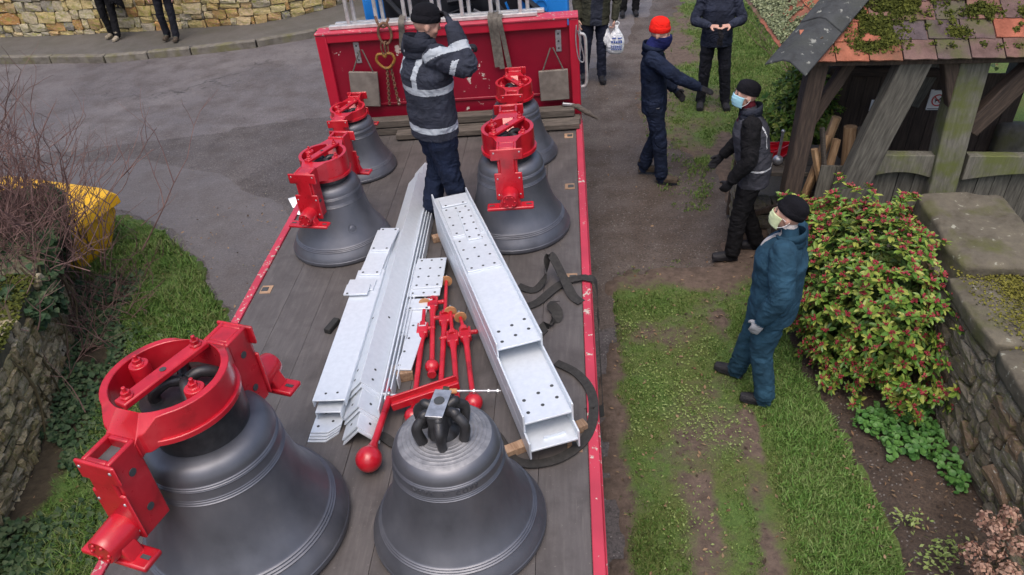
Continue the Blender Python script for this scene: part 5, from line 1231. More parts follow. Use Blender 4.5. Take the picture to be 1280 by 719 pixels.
# lettering and seal
def bent_text(txt, size, radius, z, az, parent, mat='bell_crown'):
    cu = bpy.data.curves.new('inscription', 'FONT'); cu.body = txt; cu.size = size; cu.extrude = .0022; cu.align_x = 'CENTER'; cu.space_character = 1.35
    ob = bpy.data.objects.new('tmp', cu); COL.objects.link(ob); dg = bpy.context.evaluated_depsgraph_get(); me = bpy.data.meshes.new_from_object(ob.evaluated_get(dg)); bpy.data.objects.remove(ob)
    for v in me.vertices:
        a = az+v.co.x/radius; r_ = radius+v.co.z+.0012; v.co = (r_*math.cos(a), r_*math.sin(a), z+v.co.y)
    me.materials.clear(); me.materials.append(MATS[mat]); me.name = 'inscription'; o = inst('inscription', me, parent); o['kind'] = 'stuff'; return o
bent_text('HRTE  +  COPE', .036, .592*.441, 1.152*.441, R_(-86), bellB, 'bell_metal')
sz = .62*.398; rr0 = float(np.interp(.62, [p[1] for p in BPROF], [p[0] for p in BPROF]))*.398; az = R_(-52); d = Vector((math.cos(az), math.sin(az), 0)); nn = (d+Vector((0, 0, .35))).normalized()
Mq = T(d*rr0+Vector((0, 0, sz))) @ nn.to_track_quat('Z', 'Y').to_matrix().to_4x4()
mb = MB(); mb.lathe([(.03, -.002), (.036, -.002), (.036, .005), (.03, .005)], 28, close=True); mb.lathe([(.001, .003), (.018, .002), (.024, -.001)], 20); mb.box((0, 0, .004), (.03, .006, .003)); mb.box((0, 0, .004), (.006, .03, .003)); mb.build('seal', 'bell_metal', bellC, Mq)
# ================================================================== STEELWORK ON THE DECK
def frame2(a, b, z=0):
    """matrix with x across, y from a to b (plan, truck frame)"""
    a, b = Vector((a[0], a[1], 0)), Vector((b[0], b[1], 0)); d = b-a; return MT @ T((a.x+b.x)/2, (a.y+b.y)/2, z) @ RZ(math.atan2(d.y, d.x)-math.pi/2), d.length
def holes(mb, pts, z, r_=.011):
    for x, y in pts: mb.lathe([(.0005, 0), (r_, 0), (r_, .0008)], 10, (x, y, z))
def hbeam(name, label, a, b, z, wd, hgt, th=.012, hole_pts=()):
    M, L = frame2(a, b, z); root = empty(name, M, label, 'steel beam')
    mb = MB(); mb.box((0, 0, hgt/2), (wd-2*th+.002, L, th)); web = mb.build('web', 'galvanised', root, None, .002)
    for s in (-1, 1):
        mb = MB(); mb.box((s*(wd/2-th/2), 0, hgt/2), (th, L, hgt)); mb.build('flange', 'galvanised', root, None, .003)
    if hole_pts:
        mb = MB(); holes(mb, [(x*wd, y) for x, y in hole_pts], hgt/2+th/2+.0006); o = mb.build('bolt_holes', 'hole_dark', web); o['kind'] = 'stuff'
    return root, L
NA = (.05, -2.0); FA = (-.775, .42)     # axis of the right-hand stack
def along(t): return (NA[0]+(FA[0]-NA[0])*t, NA[1]+(FA[1]-NA[1])*t)
h6 = lambda L, off: [(-.32, -L/2+off), (0, -L/2+off+.03), (.32, -L/2+off+.06), (-.3, -L/2+off+.1), (.02, -L/2+off+.13), (.33, -L/2+off+.16)]
r1, L1 = hbeam('steel_beam', 'lowest galvanised steel beam of the stack on timber blocks', along(0), along(1.0), .05, .29, .12)
r2, L2 = hbeam('steel_beam', 'middle galvanised steel beam with bolt holes, set back on the stack', along(.035), along(1.0), .172, .29, .12, hole_pts=h6(2.46, .07))
r3, L3 = hbeam('steel_beam', 'top galvanised steel beam channel stacked over the others', along(.24), along(1.01), .294, .285, .10, hole_pts=h6(1.97, .06))
mb = MB(); mb.box((0, 0, .05), (.13, .004, .05)); mb.build('end_tag', 'galvanised', r1, T(.02, -L1/2+.06, .012))
def plate(label, a, b, z, wd, th=.012, rows=(), cols=3, name='steel_plate', group=None, hr=.009):
    M, L = frame2(a, b, z); mb = MB(); mb.box((0, 0, th/2), (wd, L, th)); o = mb.build(name, 'galvanised', None, M, .002); tag(o, label, 'steel plate', group)
    if rows:
        mb = MB(); n = rows; holes(mb, [((-.34+.68*i/max(1, cols-1))*wd, (-.42+.84*j/max(1, n-1))*L) for i in range(cols) for j in range(n)], th+.0006, hr); h = mb.build('bolt_holes', 'hole_dark', o); h['kind'] = 'stuff'
    return o
zt = .294+.056
plate('large perforated plate lying in the top beam channel', along(.57), along(.74), zt, .235, .012, 4, 3)
plate('narrow perforated plate lying askew over the larger ones', (along(.72)[0]+.03, along(.72)[1]), (along(.90)[0]+.05, along(.90)[1]), zt+.014, .10, .012, 5, 2)
plate('perforated plate at the far end of the top beam', along(.76), along(.93), zt, .22, .011, 4, 3); plate('short plain plate at the tip of the top beam', along(.93), along(.985), zt+.013, .2, .012, 1, 2)
for i, (a, b, lb) in enumerate([((-.24, -1.97), (-.02, -1.86), 'orange timber block under the near end of the steel beams'), ((.0, -1.88), (.22, -1.76), 'timber block peeping out beyond the beam end')]):
    M, L = frame2(a, b); mb = MB(); mb.box((0, 0, .025), (.06, L, .05)); tag(mb.build('timber_block', 'timber_block', None, M, .004), lb, 'timber')
M, L = frame2((-.99, -1.30), (-.86, -1.27)); mb = MB(); mb.box((0, 0, .035), (.10, L, .07)); tag(mb.build('timber_block', 'timber_block', None, M, .004), 'timber block under the narrow perforated strip', 'timber')
M, L = frame2((-.95, .33), (-.6, .47)); mb = MB(); mb.box((0, 0, .025), (.06, L, .05)); tag(mb.build('timber_block', 'timber_block', None, M, .004), 'timber block under the far end of the steel beams', 'timber')
# left bundle: box sections
def box_section(label, a, b, z, wd, h, hp=0):
    M, L = frame2(a, b, z); root = empty('steel_channel', M, label, 'steel section'); mb = MB(); t = .008
    mb.box((0, 0, h-t/2), (wd, L, t)); tp = mb.build('top_face', 'galvanised', root, None, .003)
    for s in (-1, 1): mb = MB(); mb.box((s*(wd/2-t/2), 0, (h-t)/2), (t, L-.001, h-t)); mb.build('side_face', 'galvanised', root, None, .002)
    if hp: mb = MB(); holes(mb, [(-.15*wd, -L/2+.06), (.2*wd, -L/2+.065)], h+.0006, .008); o = mb.build('bolt_holes', 'hole_dark', tp); o['kind'] = 'stuff'
    return root
XA = -1.285
bm_ = [((XA-.10, -1.80), (XA-.02, .05), 'lower'), ]
for i in range(4):
    M, L = frame2((XA-.03+.006*i, -1.84+.012*i), (XA-.01, -.9)); mb = MB(); mb.prism([(-.085, -L/2+.10), (-.085, -L/2), (.02, -L/2), (.085, -L/2+.07), (.085, L/2), (-.085, L/2)], 0, .011); o = tag(mb.build('gusset_plate', 'galvanised', None, M @ T(0, 0, .013*i), .002), 'galvanised gusset plate with cut corner under the long channel', 'steel plate', 'gusset plates stacked under the channel')
    mb = MB(); holes(mb, [(-.05, -L/2+.05), (.03, -L/2+.09), (-.03, -L/2+.16)], .0116, .009); h = mb.build('bolt_holes', 'hole_dark', o); h['kind'] = 'stuff'
box_section('flat galvanised channel hidden under the long bright one', (XA-.005, -1.70), (XA-.01, .1), .055, .155, .055)
box_section('long bright galvanised channel with two bolt holes at its end', (XA, -1.655), (XA-.015, -.28), .112, .20, .05, 1)
box_section('galvanised channel continuing behind the long bright one', (XA-.015, -.26), (XA-.0, .30), .112, .17, .04)
plate('perforated steel strip on the channel beside the seal bell', (XA-.05, -.55), (XA-.045, -.42), .163, .20, .012, 1, 2); plate('short folded strip across the long channel', (XA-.06, -.62), (XA-.06, -.50), .176, .17, .014, 1, 1)
plate('wide perforated plate on the channel near the seal bell', (XA-.015, -.36), (XA+.0, -.02), .163, .155, .012, 2, 2); plate('perforated plate stepped over the wide plate', (XA+.005, -.06), (XA+.03, .26), .176, .15, .014, 2, 2)
# angles
def angle(label, a, b, z, leg, th=.009, hp=0):
    M, L = frame2(a, b, z); root = empty('steel_angle', M, label, 'steel angle', 'galvanised angles nested in a bundle'); c = leg*.7071
    for s in (-1, 1):
        mb = MB(); nrm = Vector((s*.7071, 0, .7071)); p0, p1 = Vector((0, 0, c)), Vector((s*c, 0, 0)); vs = []
        for y in (-L/2, L/2):
            for p in (p0, p1, p1-nrm*th, p0-Vector((0, 0, th*1.414))): vs.append(p+Vector((0, y, 0)))
        mb.add(vs, [(0, 1, 5, 4), (1, 2, 6, 5), (2, 3, 7, 6), (3, 0, 4, 7), (3, 2, 1, 0), (4, 5, 6, 7)]); lg_ = mb.build('leg', 'galvanised', root, None, .0015)
        mb = MB(); Mx = nrm.to_track_quat('Z', 'Y').to_matrix(); 
        for j in range(3): mb.lathe([(.0005, 0), (.009, 0), (.009, .0008)], 10, (p0+p1)/2+nrm*.0006+Vector((0, -L/2+.07+(.09*j if j < 2 else .62), 0)), Mx)
        o = mb.build('bolt_holes', 'hole_dark', lg_); o['kind'] = 'stuff'
    return root
for i in range(6):
    y0 = -1.86+[.0, .02, .13, .15, .30, .33][i]; y1 = [.95, 1.02, .8, 1.45, .7, 1.2][i]
    x0 = -1.075-.006*i+(y0+1.86)*-.03; angle(['lowest galvanised angle of the bundle, its end nearest the red clapper', 'second galvanised angle from the bottom of the bundle', 'third galvanised angle of the bundle, end set back', 'longest galvanised angle reaching towards the standing worker', 'galvanised angle near the top of the bundle', 'topmost galvanised angle with its end farthest back'][i], (x0, y0), (-1.125-.008*i, y1), .004+.0165*i, .155)
for i in range(4):
    M_ = ((-.985+.018*i, -1.70+.1*i), (-1.06+.02*i, .9)); M, L = frame2(*M_); mb = MB(); mb.box((0, 0, .06), (.009, L, .12-.012*i)); tag(mb.build('steel_flat', 'galvanised', None, M @ T(0, 0, -.006*i+.004), .002), 'galvanised flat standing on edge along the angle bundle', 'steel flat', 'flats on edge beside the angles')
# small plates on the right of the bundle
plate('lower square perforated plate beside the angles', (-.89, -.54), (-.90, -.12), .085, .235, .012, 4, 3); plate('upper square perforated plate with nine holes beside the angles', (-.875, -.46), (-.885, -.08), .099, .22, .012, 4, 3)
plate('short perforated strip below the square plates', (-.905, -.68), (-.905, -.56), .075, .17, .012, 1, 2); plate('plain strip under the short perforated strip', (-.93, -.95), (-.92, -.62), .06, .15, .012, 1, 2); plate('narrow perforated strip resting on the timber block', (-.905, -1.31), (-.875, -.83), .074, .10, .012, 4, 1)
mb = MB(); mb.box((0, 0, .03), (.3, .9, .06)); tag(mb.build('timber_packer', 'timber_old', None, MT @ T(-.94, -.45, 0), .004), 'flat timber packer under the square perforated plates', 'timber')

# ================================================================== CLAPPERS
def clapper(label, ball_px, yoke_px, top_px, rb=.055, washer=False, flight=True, rod=.016, h=.06, neck=True):
    B, Y, Tp = bed(ball_px, h), bed(yoke_px, h+.005), bed(top_px, h+.015)
    a = math.atan2((Y-B).y, (Y-B).x)-math.pi/2; root = empty('clapper', MT @ T(B.x, B.y, 0) @ RZ(a), label, 'clapper', None)
    I = (T(B.x, B.y, 0) @ RZ(a)).inverted(); b, y, t = I @ B, I @ Y, I @ Tp; d = (y-b).normalized()
    mb = MB(); mb.ball(b, (rb, rb*1.05, rb), 24, 14)
    if flight: mb.tube([b-d*rb*.5, b-d*rb*1.1, b-d*rb*1.75, b-d*rb*1.9], [rb*.55, rb*.50, rb*.66, rb*.6], 16)
    mb.tube([b+d*rb*.7, b+d*rb*1.3, b+d*rb*2.0], [rb*.62, rb*.40, rod*1.1], 14); mb.build('ball', 'red_paint', root)
    mb = MB(); L = (y-b).length; mb.tube([b+d*rb*1.6, b+d*L*.5, b+d*(L-.10), b+d*(L-.03)], [rod*1.05, rod*1.1, rod*1.25, rod*1.9], 14); mb.build('shaft', 'red_paint', root)
    mb = MB(); mb.box((y.x, y.y, y.z), (.075, .075, .05)); mb.box((y.x-.03, y.y+.03, y.z), (.018, .10, .045)); mb.box((y.x+.03, y.y+.03, y.z), (.018, .10, .045)); yk = mb.build('yoke', 'red_paint', root, None, .010, seg=3)
    mb = MB(); mb.tube([(y.x-.065, y.y+.03, y.z), (y.x+.065, y.y+.03, y.z)], .016, 8); mb.ball((y.x-.07, y.y+.03, y.z), .018, 8, 6); mb.ball((y.x+.07, y.y+.03, y.z), .018, 8, 6); mb.build('pivot_pin', 'red_paint', yk)
    d2 = (t-y).normalized(); L2 = (t-y).length
    mb = MB(); mb.tube([y+d2*.05, y+d2*.09, y+d2*.1, y+d2*L2], [.03, .026, .0135, .0125], 12); mb.build('staple_rod', 'red_paint', root)
    if washer:
        Mx = d2.to_track_quat('Z', 'Y').to_matrix(); mb = MB(); mb.lathe([(.012, 0), (.042, 0), (.042, .012), (.012, .012)], 24, y+d2*(L2-.02), Mx, close=True); mb.build('washer', 'washer_wood', root); mb = MB(); mb.tube([y+d2*(L2-.02), y+d2*(L2+.05)], .008, 8); mb.build('thread', 'worn_steel', root)
    return root
clapper('red clapper with pear shaped end lying between the white plates and beams', (540, 458), (541, 382), (543, 350), .045)
clapper('red clapper lying closest to the perforated strip', (516, 520), (528, 415), (531, 378), .05, True)
clapper('red clapper with small bolted plate on top, in the middle of the row', (549, 515), (556, 400), (558, 350), .05, True)
clapper('red clapper with wooden washer, second nearest the steel beams', (573, 512), (566, 425), (563, 388), .045, True, h=.07)
clapper('red clapper with wooden washer lying alongside the steel beams', (592, 503), (582, 420), (575, 395), .055, True, h=.07)
# large clapper with its iron yoke arm, near the bare bell
B = bed((461, 574), .08); Y = bed((487, 497), .085); Tp = bed((482, 466), .07)
root = empty('clapper', MT @ T(B.x, B.y, 0), 'big red ball clapper with forked top beside the bare canon bell', 'clapper'); I = T(-B.x, -B.y, 0)
b, y, t = I @ B, I @ Y, I @ Tp; d = (y-b).normalized()
mb = MB(); mb.ball(b, .074, 28, 16); mb.tube([b+d*.055, b+d*.09, b+d*.12], [.045, .03, .022], 16); mb.build('ball', 'red_paint', root)
mb = MB(); L = (y-b).length; mb.tube([b+d*.1, b+d*L*.6, y], [.021, .026, .03], 14, rb=[.021, .02, .02]); mb.build('shaft', 'red_paint', root)
mb = MB(); mb.beam(y-d*.02, t, .03, .022); mb.build('tongue', 'red_paint', root, None, .005)
mb = MB(); mb.tube([y+Vector((-.05, .01, .02)), y+Vector((.05, -.01, .02))], .013, 8); mb.ball(y+Vector((0, 0, .03)), .016, 10, 6); mb.build('pivot_bolt', 'worn_steel', root)
A_, B_ = bed((488, 502), .11), bed((572, 474), .15); root = empty('clapper_bracket', MT @ T(A_.x, A_.y, 0), 'red channel shaped bracket leading from the big clapper behind the canons', 'bracket'); dd = B_-A_
for q in (-.035, .035):
    mb = MB(); n_ = Vector((-dd.y, dd.x, 0)).normalized()*q; mb.beam(n_, Vector((dd.x, dd.y, dd.z))+n_, .014, .05); mb.build('side', 'red_paint', root, T(0, 0, .09), .004)
mb = MB(); mb.beam(Vector((0, 0, -.018)), Vector((dd.x, dd.y, dd.z-.018)), .06, .012); mb.build('web', 'red_paint', root, T(0, 0, .09), .003)
a, b = bed((563, 489), .15), bed((626, 489), .13); root = empty('threaded_rod', MT @ T(a), 'thin steel threaded rod with nuts beside the canons', 'rod'); d = b-a
mb = MB(); mb.tube([(0, 0, 0), d], .0075, 8); mb.build('rod', 'worn_steel', root); mb = MB(); mb.tube([d*0-d*.02, d*.13], .016, 10); mb.build('ferrule', 'washer_wood', root); mb = MB(); mb.tube([d*-.14, d*-.02], [.03, .026], 10); mb.build('green_end', 'cloth_olive', root)
for k in (.45, .74, .92): mb = MB(); mb.tube([d*k, d*(k+.035)], .014, 6); mb.build('nut', 'worn_steel', root)

# ================================================================== STRAPS, PAPER, ODDMENTS ON THE DECK
def z(p, h): q = bed(p, 0); return Vector((q.x, q.y, h))
strap('lashing_strap', 'black strap looped over the right side rail by the steel beams', [z((648, 360), .02), z((668, 364), .01), z((682, 352), .05), z((686, 345), .16), z((692, 345), .17), z((706, 358), .06), z((716, 372), .015), z((727, 380), .012)], .07, 'strap', [(0, 1, 0)]*3+[(.7, .7, 0)]*3+[(1, 0, 0)]*2)
e1 = bed((727, 353), 0)
strap('lashing_strap', 'long black strap from the beams across the rail and down the lorry side', [z((655, 386), .012), z((672, 380), .014), z((690, 366), .02), z((706, 355), .018), z((724, 351), .024), Vector((XR-.02, bed((738, 352)).y, .03)), Vector((XR+.04, bed((738, 352)).y-.02, -.02)), Vector((XR+.045, bed((738, 352)).y-.3, -.28)), Vector((XR+.045, bed((738, 352)).y-.85, -.35)), Vector((XR+.03, bed((738, 352)).y-1.2, -.12)), Vector((XR-.05, -1.62, .012))], .07, 'strap', [(0, 1, 0)]*5+[(0, 1, 0), (.0, 1, .4), (0, .6, .8), (0, .5, .8), (0, .8, .4), (1, 0, 0)])
strap('lashing_strap', 'short black strap with a crumpled end lying by the beams', [z((668, 425), .012), z((680, 412), .014), z((694, 403), .02), z((697, 396), .04), z((690, 388), .05), z((694, 381), .03)], .075, 'strap', [(.7, .7, 0)]*3+[(1, .2, .3), (1, 0, .5), (1, .2, 0)])
strap('lashing_strap', 'wide black strap curving round the near end of the steel beams', [z((695, 455), .012), z((720, 468), .014), z((738, 490), .014), z((742, 520), .014), z((732, 550), .014), z((706, 572), .014), z((672, 582), .014), z((645, 578), .014), z((632, 562), .014), z((622, 548), .02), z((610, 540), .015)], .058, 'strap')
strap('lashing_strap', 'black strap end lying beside the big red clapper', [z((470, 545), .012), z((480, 548), .014), z((492, 556), .014), z((505, 560), .012)], .06, 'strap')
for i, (px, a, sx, sy, lb) in enumerate([((381, 250), .5, .26, .2, 'white paper sheet on the deck edge behind the seal bell'), ((384, 264), -.2, .2, .16, 'pale folded paper lying under the red bearing foot')]):
    c = bed(px); mb = MB(); V = []; 
    for j in range(4):
        for k in range(4): V.append(((k/3-.5)*sx, (j/3-.5)*sy, .004+.02*abs(nz(j*.9, k*.7, i*5)))) 
    mb.add(V, [(j*4+k, j*4+k+1, (j+1)*4+k+1, (j+1)*4+k) for j in range(3) for k in range(3)]); o = mb.build('paper_sheet', 'paper', None, MT @ T(c.x, c.y, .003) @ RZ(a)); so = o.modifiers.new('solid', 'SOLIDIFY'); so.thickness = .001; tag(o, lb, 'paper')
c = bed((416, 410)); mb = MB(); mb.box((0, 0, .02), (.05, .14, .04)); tag(mb.build('black_wedge', 'rubber', None, MT @ T(c.x, c.y, 0) @ RZ(-.3), .006), 'small black rubber wedge beside the long bright channel', 'wedge')
pts = []; 
for i in range(160): pts.append(((rnd.uniform(-2.15, .15), rnd.uniform(-3, 2.4), .003), (0, 0, 1)))
o = leaf_scatter('deck_grit', 'tiny pale crumbs of grit on the lorry deck', 'grit', pts, .014, 'kerb_stone', 44, .4); o.matrix_world = MT
# ================================================================== PEOPLE
HEADR = (.076, .096, .115)
def person(label, loc, az, mats, H=1.75, joints=None, bulk=1.0, seed=0, hem=.80, coat=1.0, head=(0, 0), lean=(0, 0), hands=('relaxed', 'relaxed'), paint=None, vox=.0078, loose=1.0, fold=1.5, group=None, hair=None, tip=0):
    """one continuous body; joints in a frame with +Y forward, +X to the person's right, Z up"""
    S = H/1.75
    J = dict(hipL=(-.095, 0, .92), hipR=(.095, 0, .92), kneeL=(-.11, .03, .50), kneeR=(.11, .03, .50), ankL=(-.115, -.03, .095), ankR=(.115, -.03, .095), footL=(-.10, 1, 0), footR=(.10, 1, 0),
             shL=(-.185, -.01, 1.425), shR=(.185, -.01, 1.425), elL=(-.245, -.04, 1.14), elR=(.245, -.04, 1.14), wrL=(-.24, .05, .90), wrR=(.24, .05, .90), pel=(0, 0, .95), chest=(0, .0, 1.28), neck=(0, -.005, 1.475), head=(0, .03, 1.635))
    if joints: J.update(joints)
    J = {k: Vector(v) for k, v in J.items()}
    mb = MB(); smp = []
    def limb(pts, rads, lab, fl=.04, flat=1.0, n=16, side=None, rbs=None):
        p = [Vector(q) for q in pts]; path = catmull(p, 8); k = len(path); m = len(pts)-1
        rr_ = [np.interp(i/(k-1)*m, range(m+1), rads) for i in range(k)]
        rb = [np.interp(i/(k-1)*m, range(m+1), rbs) for i in range(k)] if rbs else [q*flat for q in rr_]
        o = len(mb.v); mb.tube(path, rr_, n, True, 0, rb, side)
        if fl:
            for i in range(k):
                for j in range(n):
                    v = Vector(mb.v[o+i*n+j]); c = path[i]; a = 6.283*j/n
                    t = noise.noise(Vector((math.cos(a)*1.1+seed*3.7, math.sin(a)*1.1+c.x*9, c.z*17+c.y*9)))+.6*noise.noise(Vector((math.cos(a)*2+seed, math.sin(a)*2, (c.z+c.y+math.sin(a)*.05)*26)))
                    mb.v[o+i*n+j] = tuple(c+(v-c)*(1+fl*fold*t))
        for c, r_, b_ in zip(path, rr_, rb): smp.append((c, max(r_, b_)*.5+min(r_, b_)*.5, lab))
    B = bulk
    # torso with coat
    pel, ch, nk = J['pel'], J['chest'], J['neck']; sx = (J['shR']-J['shL']).normalized()
    low = pel+Vector((0, 0, hem-.95)); c_ = coat
    limb([low, pel+Vector((0, 0, .02)), pel*.55+ch*.45+Vector((0, 0, .0)), ch+Vector((0, 0, .02)), ch*.35+nk*.65+Vector((0, 0, .0)), nk+Vector((0, 0, -.012))], [.178*B*c_, .182*B*c_, .178*B*c_, .195*B*c_, .165*B, .075], 'torso', .028, n=28, side=sx, rbs=[.135*B*c_, .138*B*c_, .135*B*c_, .142*B*c_, .105*B, .075])
    if hem > .86 or True: limb([pel+Vector((0, -.0, -.05)), pel+Vector((0, 0, .08))], [.165*B, .165*B], 'leg', 0, n=20, side=sx, rbs=[.125*B]*2)
    limb([nk+Vector((0, -.0, -.04)), nk+Vector((0, .005, .03)), J['head']+Vector((0, -.015, -.06))], [.082, .062, .058], 'neck', 0)
    lr = loose
    for s, L in ((-1, 'L'), (1, 'R')):
        h, k, a = J['hip'+L], J['knee'+L], J['ank'+L]
        limb([h+Vector((0, 0, .05)), h*.55+k*.45, k, k*.45+a*.55, a+Vector((0, 0, -.02))], [.098*B*lr, .088*B*lr, .072*lr, .070*lr, .066*lr], 'leg', .075)
        f = J['foot'+L].copy(); f.z = 0; f.normalize(); side = Vector((f.y, -f.x, 0)); gz0 = a.z-.095
        heel = Vector((a.x, a.y, gz0))-f*.055; toe = Vector((a.x, a.y, gz0))+f*.185
        limb([a+Vector((0, 0, .05)), a+Vector((0, 0, -.03))-f*.005], [.058, .055], 'boot', 0)
        limb([heel+Vector((0, 0, .045)), heel*.6+toe*.4+Vector((0, 0, .048)), heel*.25+toe*.75+Vector((0, 0, .038)), toe+Vector((0, 0, .034))], [.040, .045, .050, .034], 'boot', 0, .9, 14, side, [.042, .046, .037, .030])
        limb([heel+Vector((0, 0, .014))-f*.004, heel*.6+toe*.4+Vector((0, 0, .014)), heel*.25+toe*.75+Vector((0, 0, .014)), toe+Vector((0, 0, .014))], [.040, .042, .052, .036], 'boot', 0, 1, 12, side, [.013]*4)
        sh, el, wr = J['sh'+L], J['el'+L], J['wr'+L]
        inn = sh-Vector((s*.05, 0, -.0)) if abs((J['shR']-J['shL']).z) < .2 else sh
        limb([sh+(ch-sh)*.22, sh, sh*.5+el*.5, el, el*.45+wr*.55, wr], [.07*B, .080*B, .069*B*lr, .060*B*lr, .055*B*lr, .046*lr], 'armL' if s < 0 else 'armR', .065)
        # hand
        hd = (wr-el).normalized(); md = hands[0 if s < 0 else 1]; pn = Vector((-s, 0, 0)) if abs(hd.x) < .8 else Vector((0, 0, -1)); curl = .35; sp = 1.0
        if isinstance(md, tuple): md, hd2, pn = md[0], Vector(md[1]).normalized(), Vector(md[2]); hd = hd2
        if md == 'fist': curl = 1.15
        elif md == 'point': curl = .15
        pn = (pn-hd*pn.dot(hd)).normalized(); sd = hd.cross(pn)      # sd: across the palm
        th = -1 if sd.dot(Vector((0, 1, 0))) < 0 else 1              # thumb towards the front
        lab = 'handL' if s < 0 else 'handR'; gl = 1.1 if mats.get('hand', 'skin') != 'skin' else 1.0
        limb([wr-hd*.02, wr+hd*.02, wr+hd*.06, wr+hd*.095], [.030*gl, .034*gl, .041*gl, .040*gl], lab, 0, .45, 14, sd, [.025*gl, .022*gl, .017*gl, .014*gl])
        for q in range(4):
            off = (-.031+.0205*q)*th*-1; ln = (.078, .086, .080, .062)[q]*.95 if th*-1 < 0 else (.062, .080, .086, .078)[q]*.95
            b0 = wr+hd*.088+sd*off; c1 = curl*(.8+.1*q); d1 = (hd*math.cos(c1*.6)+pn*math.sin(c1*.6)); d2 = (hd*math.cos(c1*1.5)+pn*math.sin(c1*1.5)); d3 = (hd*math.cos(c1*2.2)+pn*math.sin(c1*2.2))
            p1 = b0+d1*ln*.45; p2 = p1+d2*ln*.32; p3 = p2+d3*ln*.25; limb([b0-hd*.02, b0, p1, p2, p3], [.0095*gl, .0105*gl, .010*gl, .0095*gl, .0085*gl], lab, 0, n=10)
        t0 = wr+hd*.035+sd*.026*th; t1 = t0+(hd*.6+sd*th*.7+pn*.35).normalized()*.042; t2 = t1+(hd*.9+sd*th*.25+pn*.4).normalized()*.034; limb([t0-hd*.01, t0, t1, t2], [.014, .0135*gl, .0118*gl, .0098*gl], lab, 0, n=10)
    # head
    hc = J['head']; hy, hp = R_(head[0]), R_(head[1]); RH = Matrix.Rotation(-hy, 3, 'Z') @ Matrix.Rotation(hp, 3, 'X')
    def hp_(x, y, z): return hc+RH @ Vector((x, y, z))
    def blob(c, r_, lab='head'):
        o = len(mb.v); mb.ball((0, 0, 0), r_, 20, 14)
        for i in range(o, len(mb.v)): mb.v[i] = tuple(hp_(*c)+RH @ Vector(mb.v[i]))
        smp.append((hp_(*c), sum(r_)/3 if hasattr(r_, '__len__') else r_, lab))
    blob((0, -.008, .022), (.077, .094, .092)); blob((0, .022, -.035), (.060, .068, .075)); blob((0, .052, -.085), (.034, .032, .026)); blob((0, .072, .0), (.052, .022, .05))
    blob((0, .096, -.022), (.0125, .019, .016)); blob((0, .090, .002), (.009, .014, .026)); blob((0, .082, .028), (.045, .012, .009)); blob((0, .083, -.062), (.024, .010, .0085)); blob((-.078, -.008, -.012), (.010, .020, .031)); blob((.078, -.008, -.012), (.010, .020, .031)); blob((-.042, .06, -.035), (.022, .022, .022)); blob((.042, .06, -.035), (.022, .022, .022))
    me0 = mb.mesh('tmp_body', 'skin', 0, True); ob = bpy.data.objects.new('tmp_body', me0); COL.objects.link(ob)
    md_ = ob.modifiers.new('r', 'REMESH'); md_.mode = 'VOXEL'; md_.voxel_size = vox; ms = ob.modifiers.new('s', 'SMOOTH'); ms.factor = .5; ms.iterations = 2
    dg = bpy.context.evaluated_depsgraph_get(); me = bpy.data.meshes.new_from_object(ob.evaluated_get(dg)); bpy.data.objects.remove(ob); bpy.data.meshes.remove(me0)
    me.name = 'body'; me.materials.clear()
    nP = len(me.polygons); cen = np.empty(nP*3); me.polygons.foreach_get('center', cen); cen = cen.reshape(-1, 3)
    sp_ = np.array([tuple(q[0]) for q in smp]); sr = np.array([q[1] for q in smp]); sl_ = [q[2] for q in smp]
    best = np.full(nP, 1e9); lab_i = np.zeros(nP, int); names = sorted(set(sl_)); idx = {n_: i for i, n_ in enumerate(names)}
    for i in range(len(sp_)):
        d_ = np.linalg.norm(cen-sp_[i], axis=1)-sr[i]; m_ = d_ < best; best[m_] = d_[m_]; lab_i[m_] = idx[sl_[i]]
    names_a = np.array(names)[lab_i].astype(object)
    names_a[(names_a == 'leg') & (cen[:, 2] > hem+.004)] = 'torso'; names_a[(names_a == 'torso') & (cen[:, 2] < hem+.004)] = 'leg'
    # coat stops at its hem, trousers run over the boots
    base = {'torso': mats['torso'], 'armL': mats.get('arm', mats['torso']), 'armR': mats.get('arm', mats['torso']), 'leg': mats['leg'], 'boot': mats['boot'], 'handL': mats.get('handL', mats.get('hand', 'skin')), 'handR': mats.get('handR', mats.get('hand', 'skin')), 'head': 'skin', 'neck': mats.get('neck', 'skin')}
    mlist = []; 
    def mi(n_):
        if n_ not in mlist: mlist.append(n_)
        return mlist.index(n_)
    out = np.array([mi(base[n_]) for n_ in names]) if False else None
    midx = np.zeros(nP, int)
    for n_ in names: midx[names_a == n_] = mi(base[n_])
    if paint:
        for cond, mname in paint(cen, names_a, J): midx[cond] = mi(mname)
    # creases in the cloth
    lv = np.zeros(len(me.vertices), bool); cl_ = np.isin(names_a, ['torso', 'leg', 'armL', 'armR'])
    for p_ in me.polygons:
        if cl_[p_.index]:
            for q in p_.vertices: lv[q] = True
    co = np.empty(len(me.vertices)*3); me.vertices.foreach_get('co', co); co = co.reshape(-1, 3); no = np.empty(len(me.vertices)*3); me.vertices.foreach_get('normal', no); no = no.reshape(-1, 3)
    jn = [np.array(J[k]) for k in ('elL', 'elR', 'kneeL', 'kneeR', 'ankL', 'ankR', 'hipL', 'hipR', 'shL', 'shR')]; dj = np.min([np.linalg.norm(co-j, axis=1) for j in jn], axis=0); am = .0022+.0062*np.exp(-(dj/.12)**2)
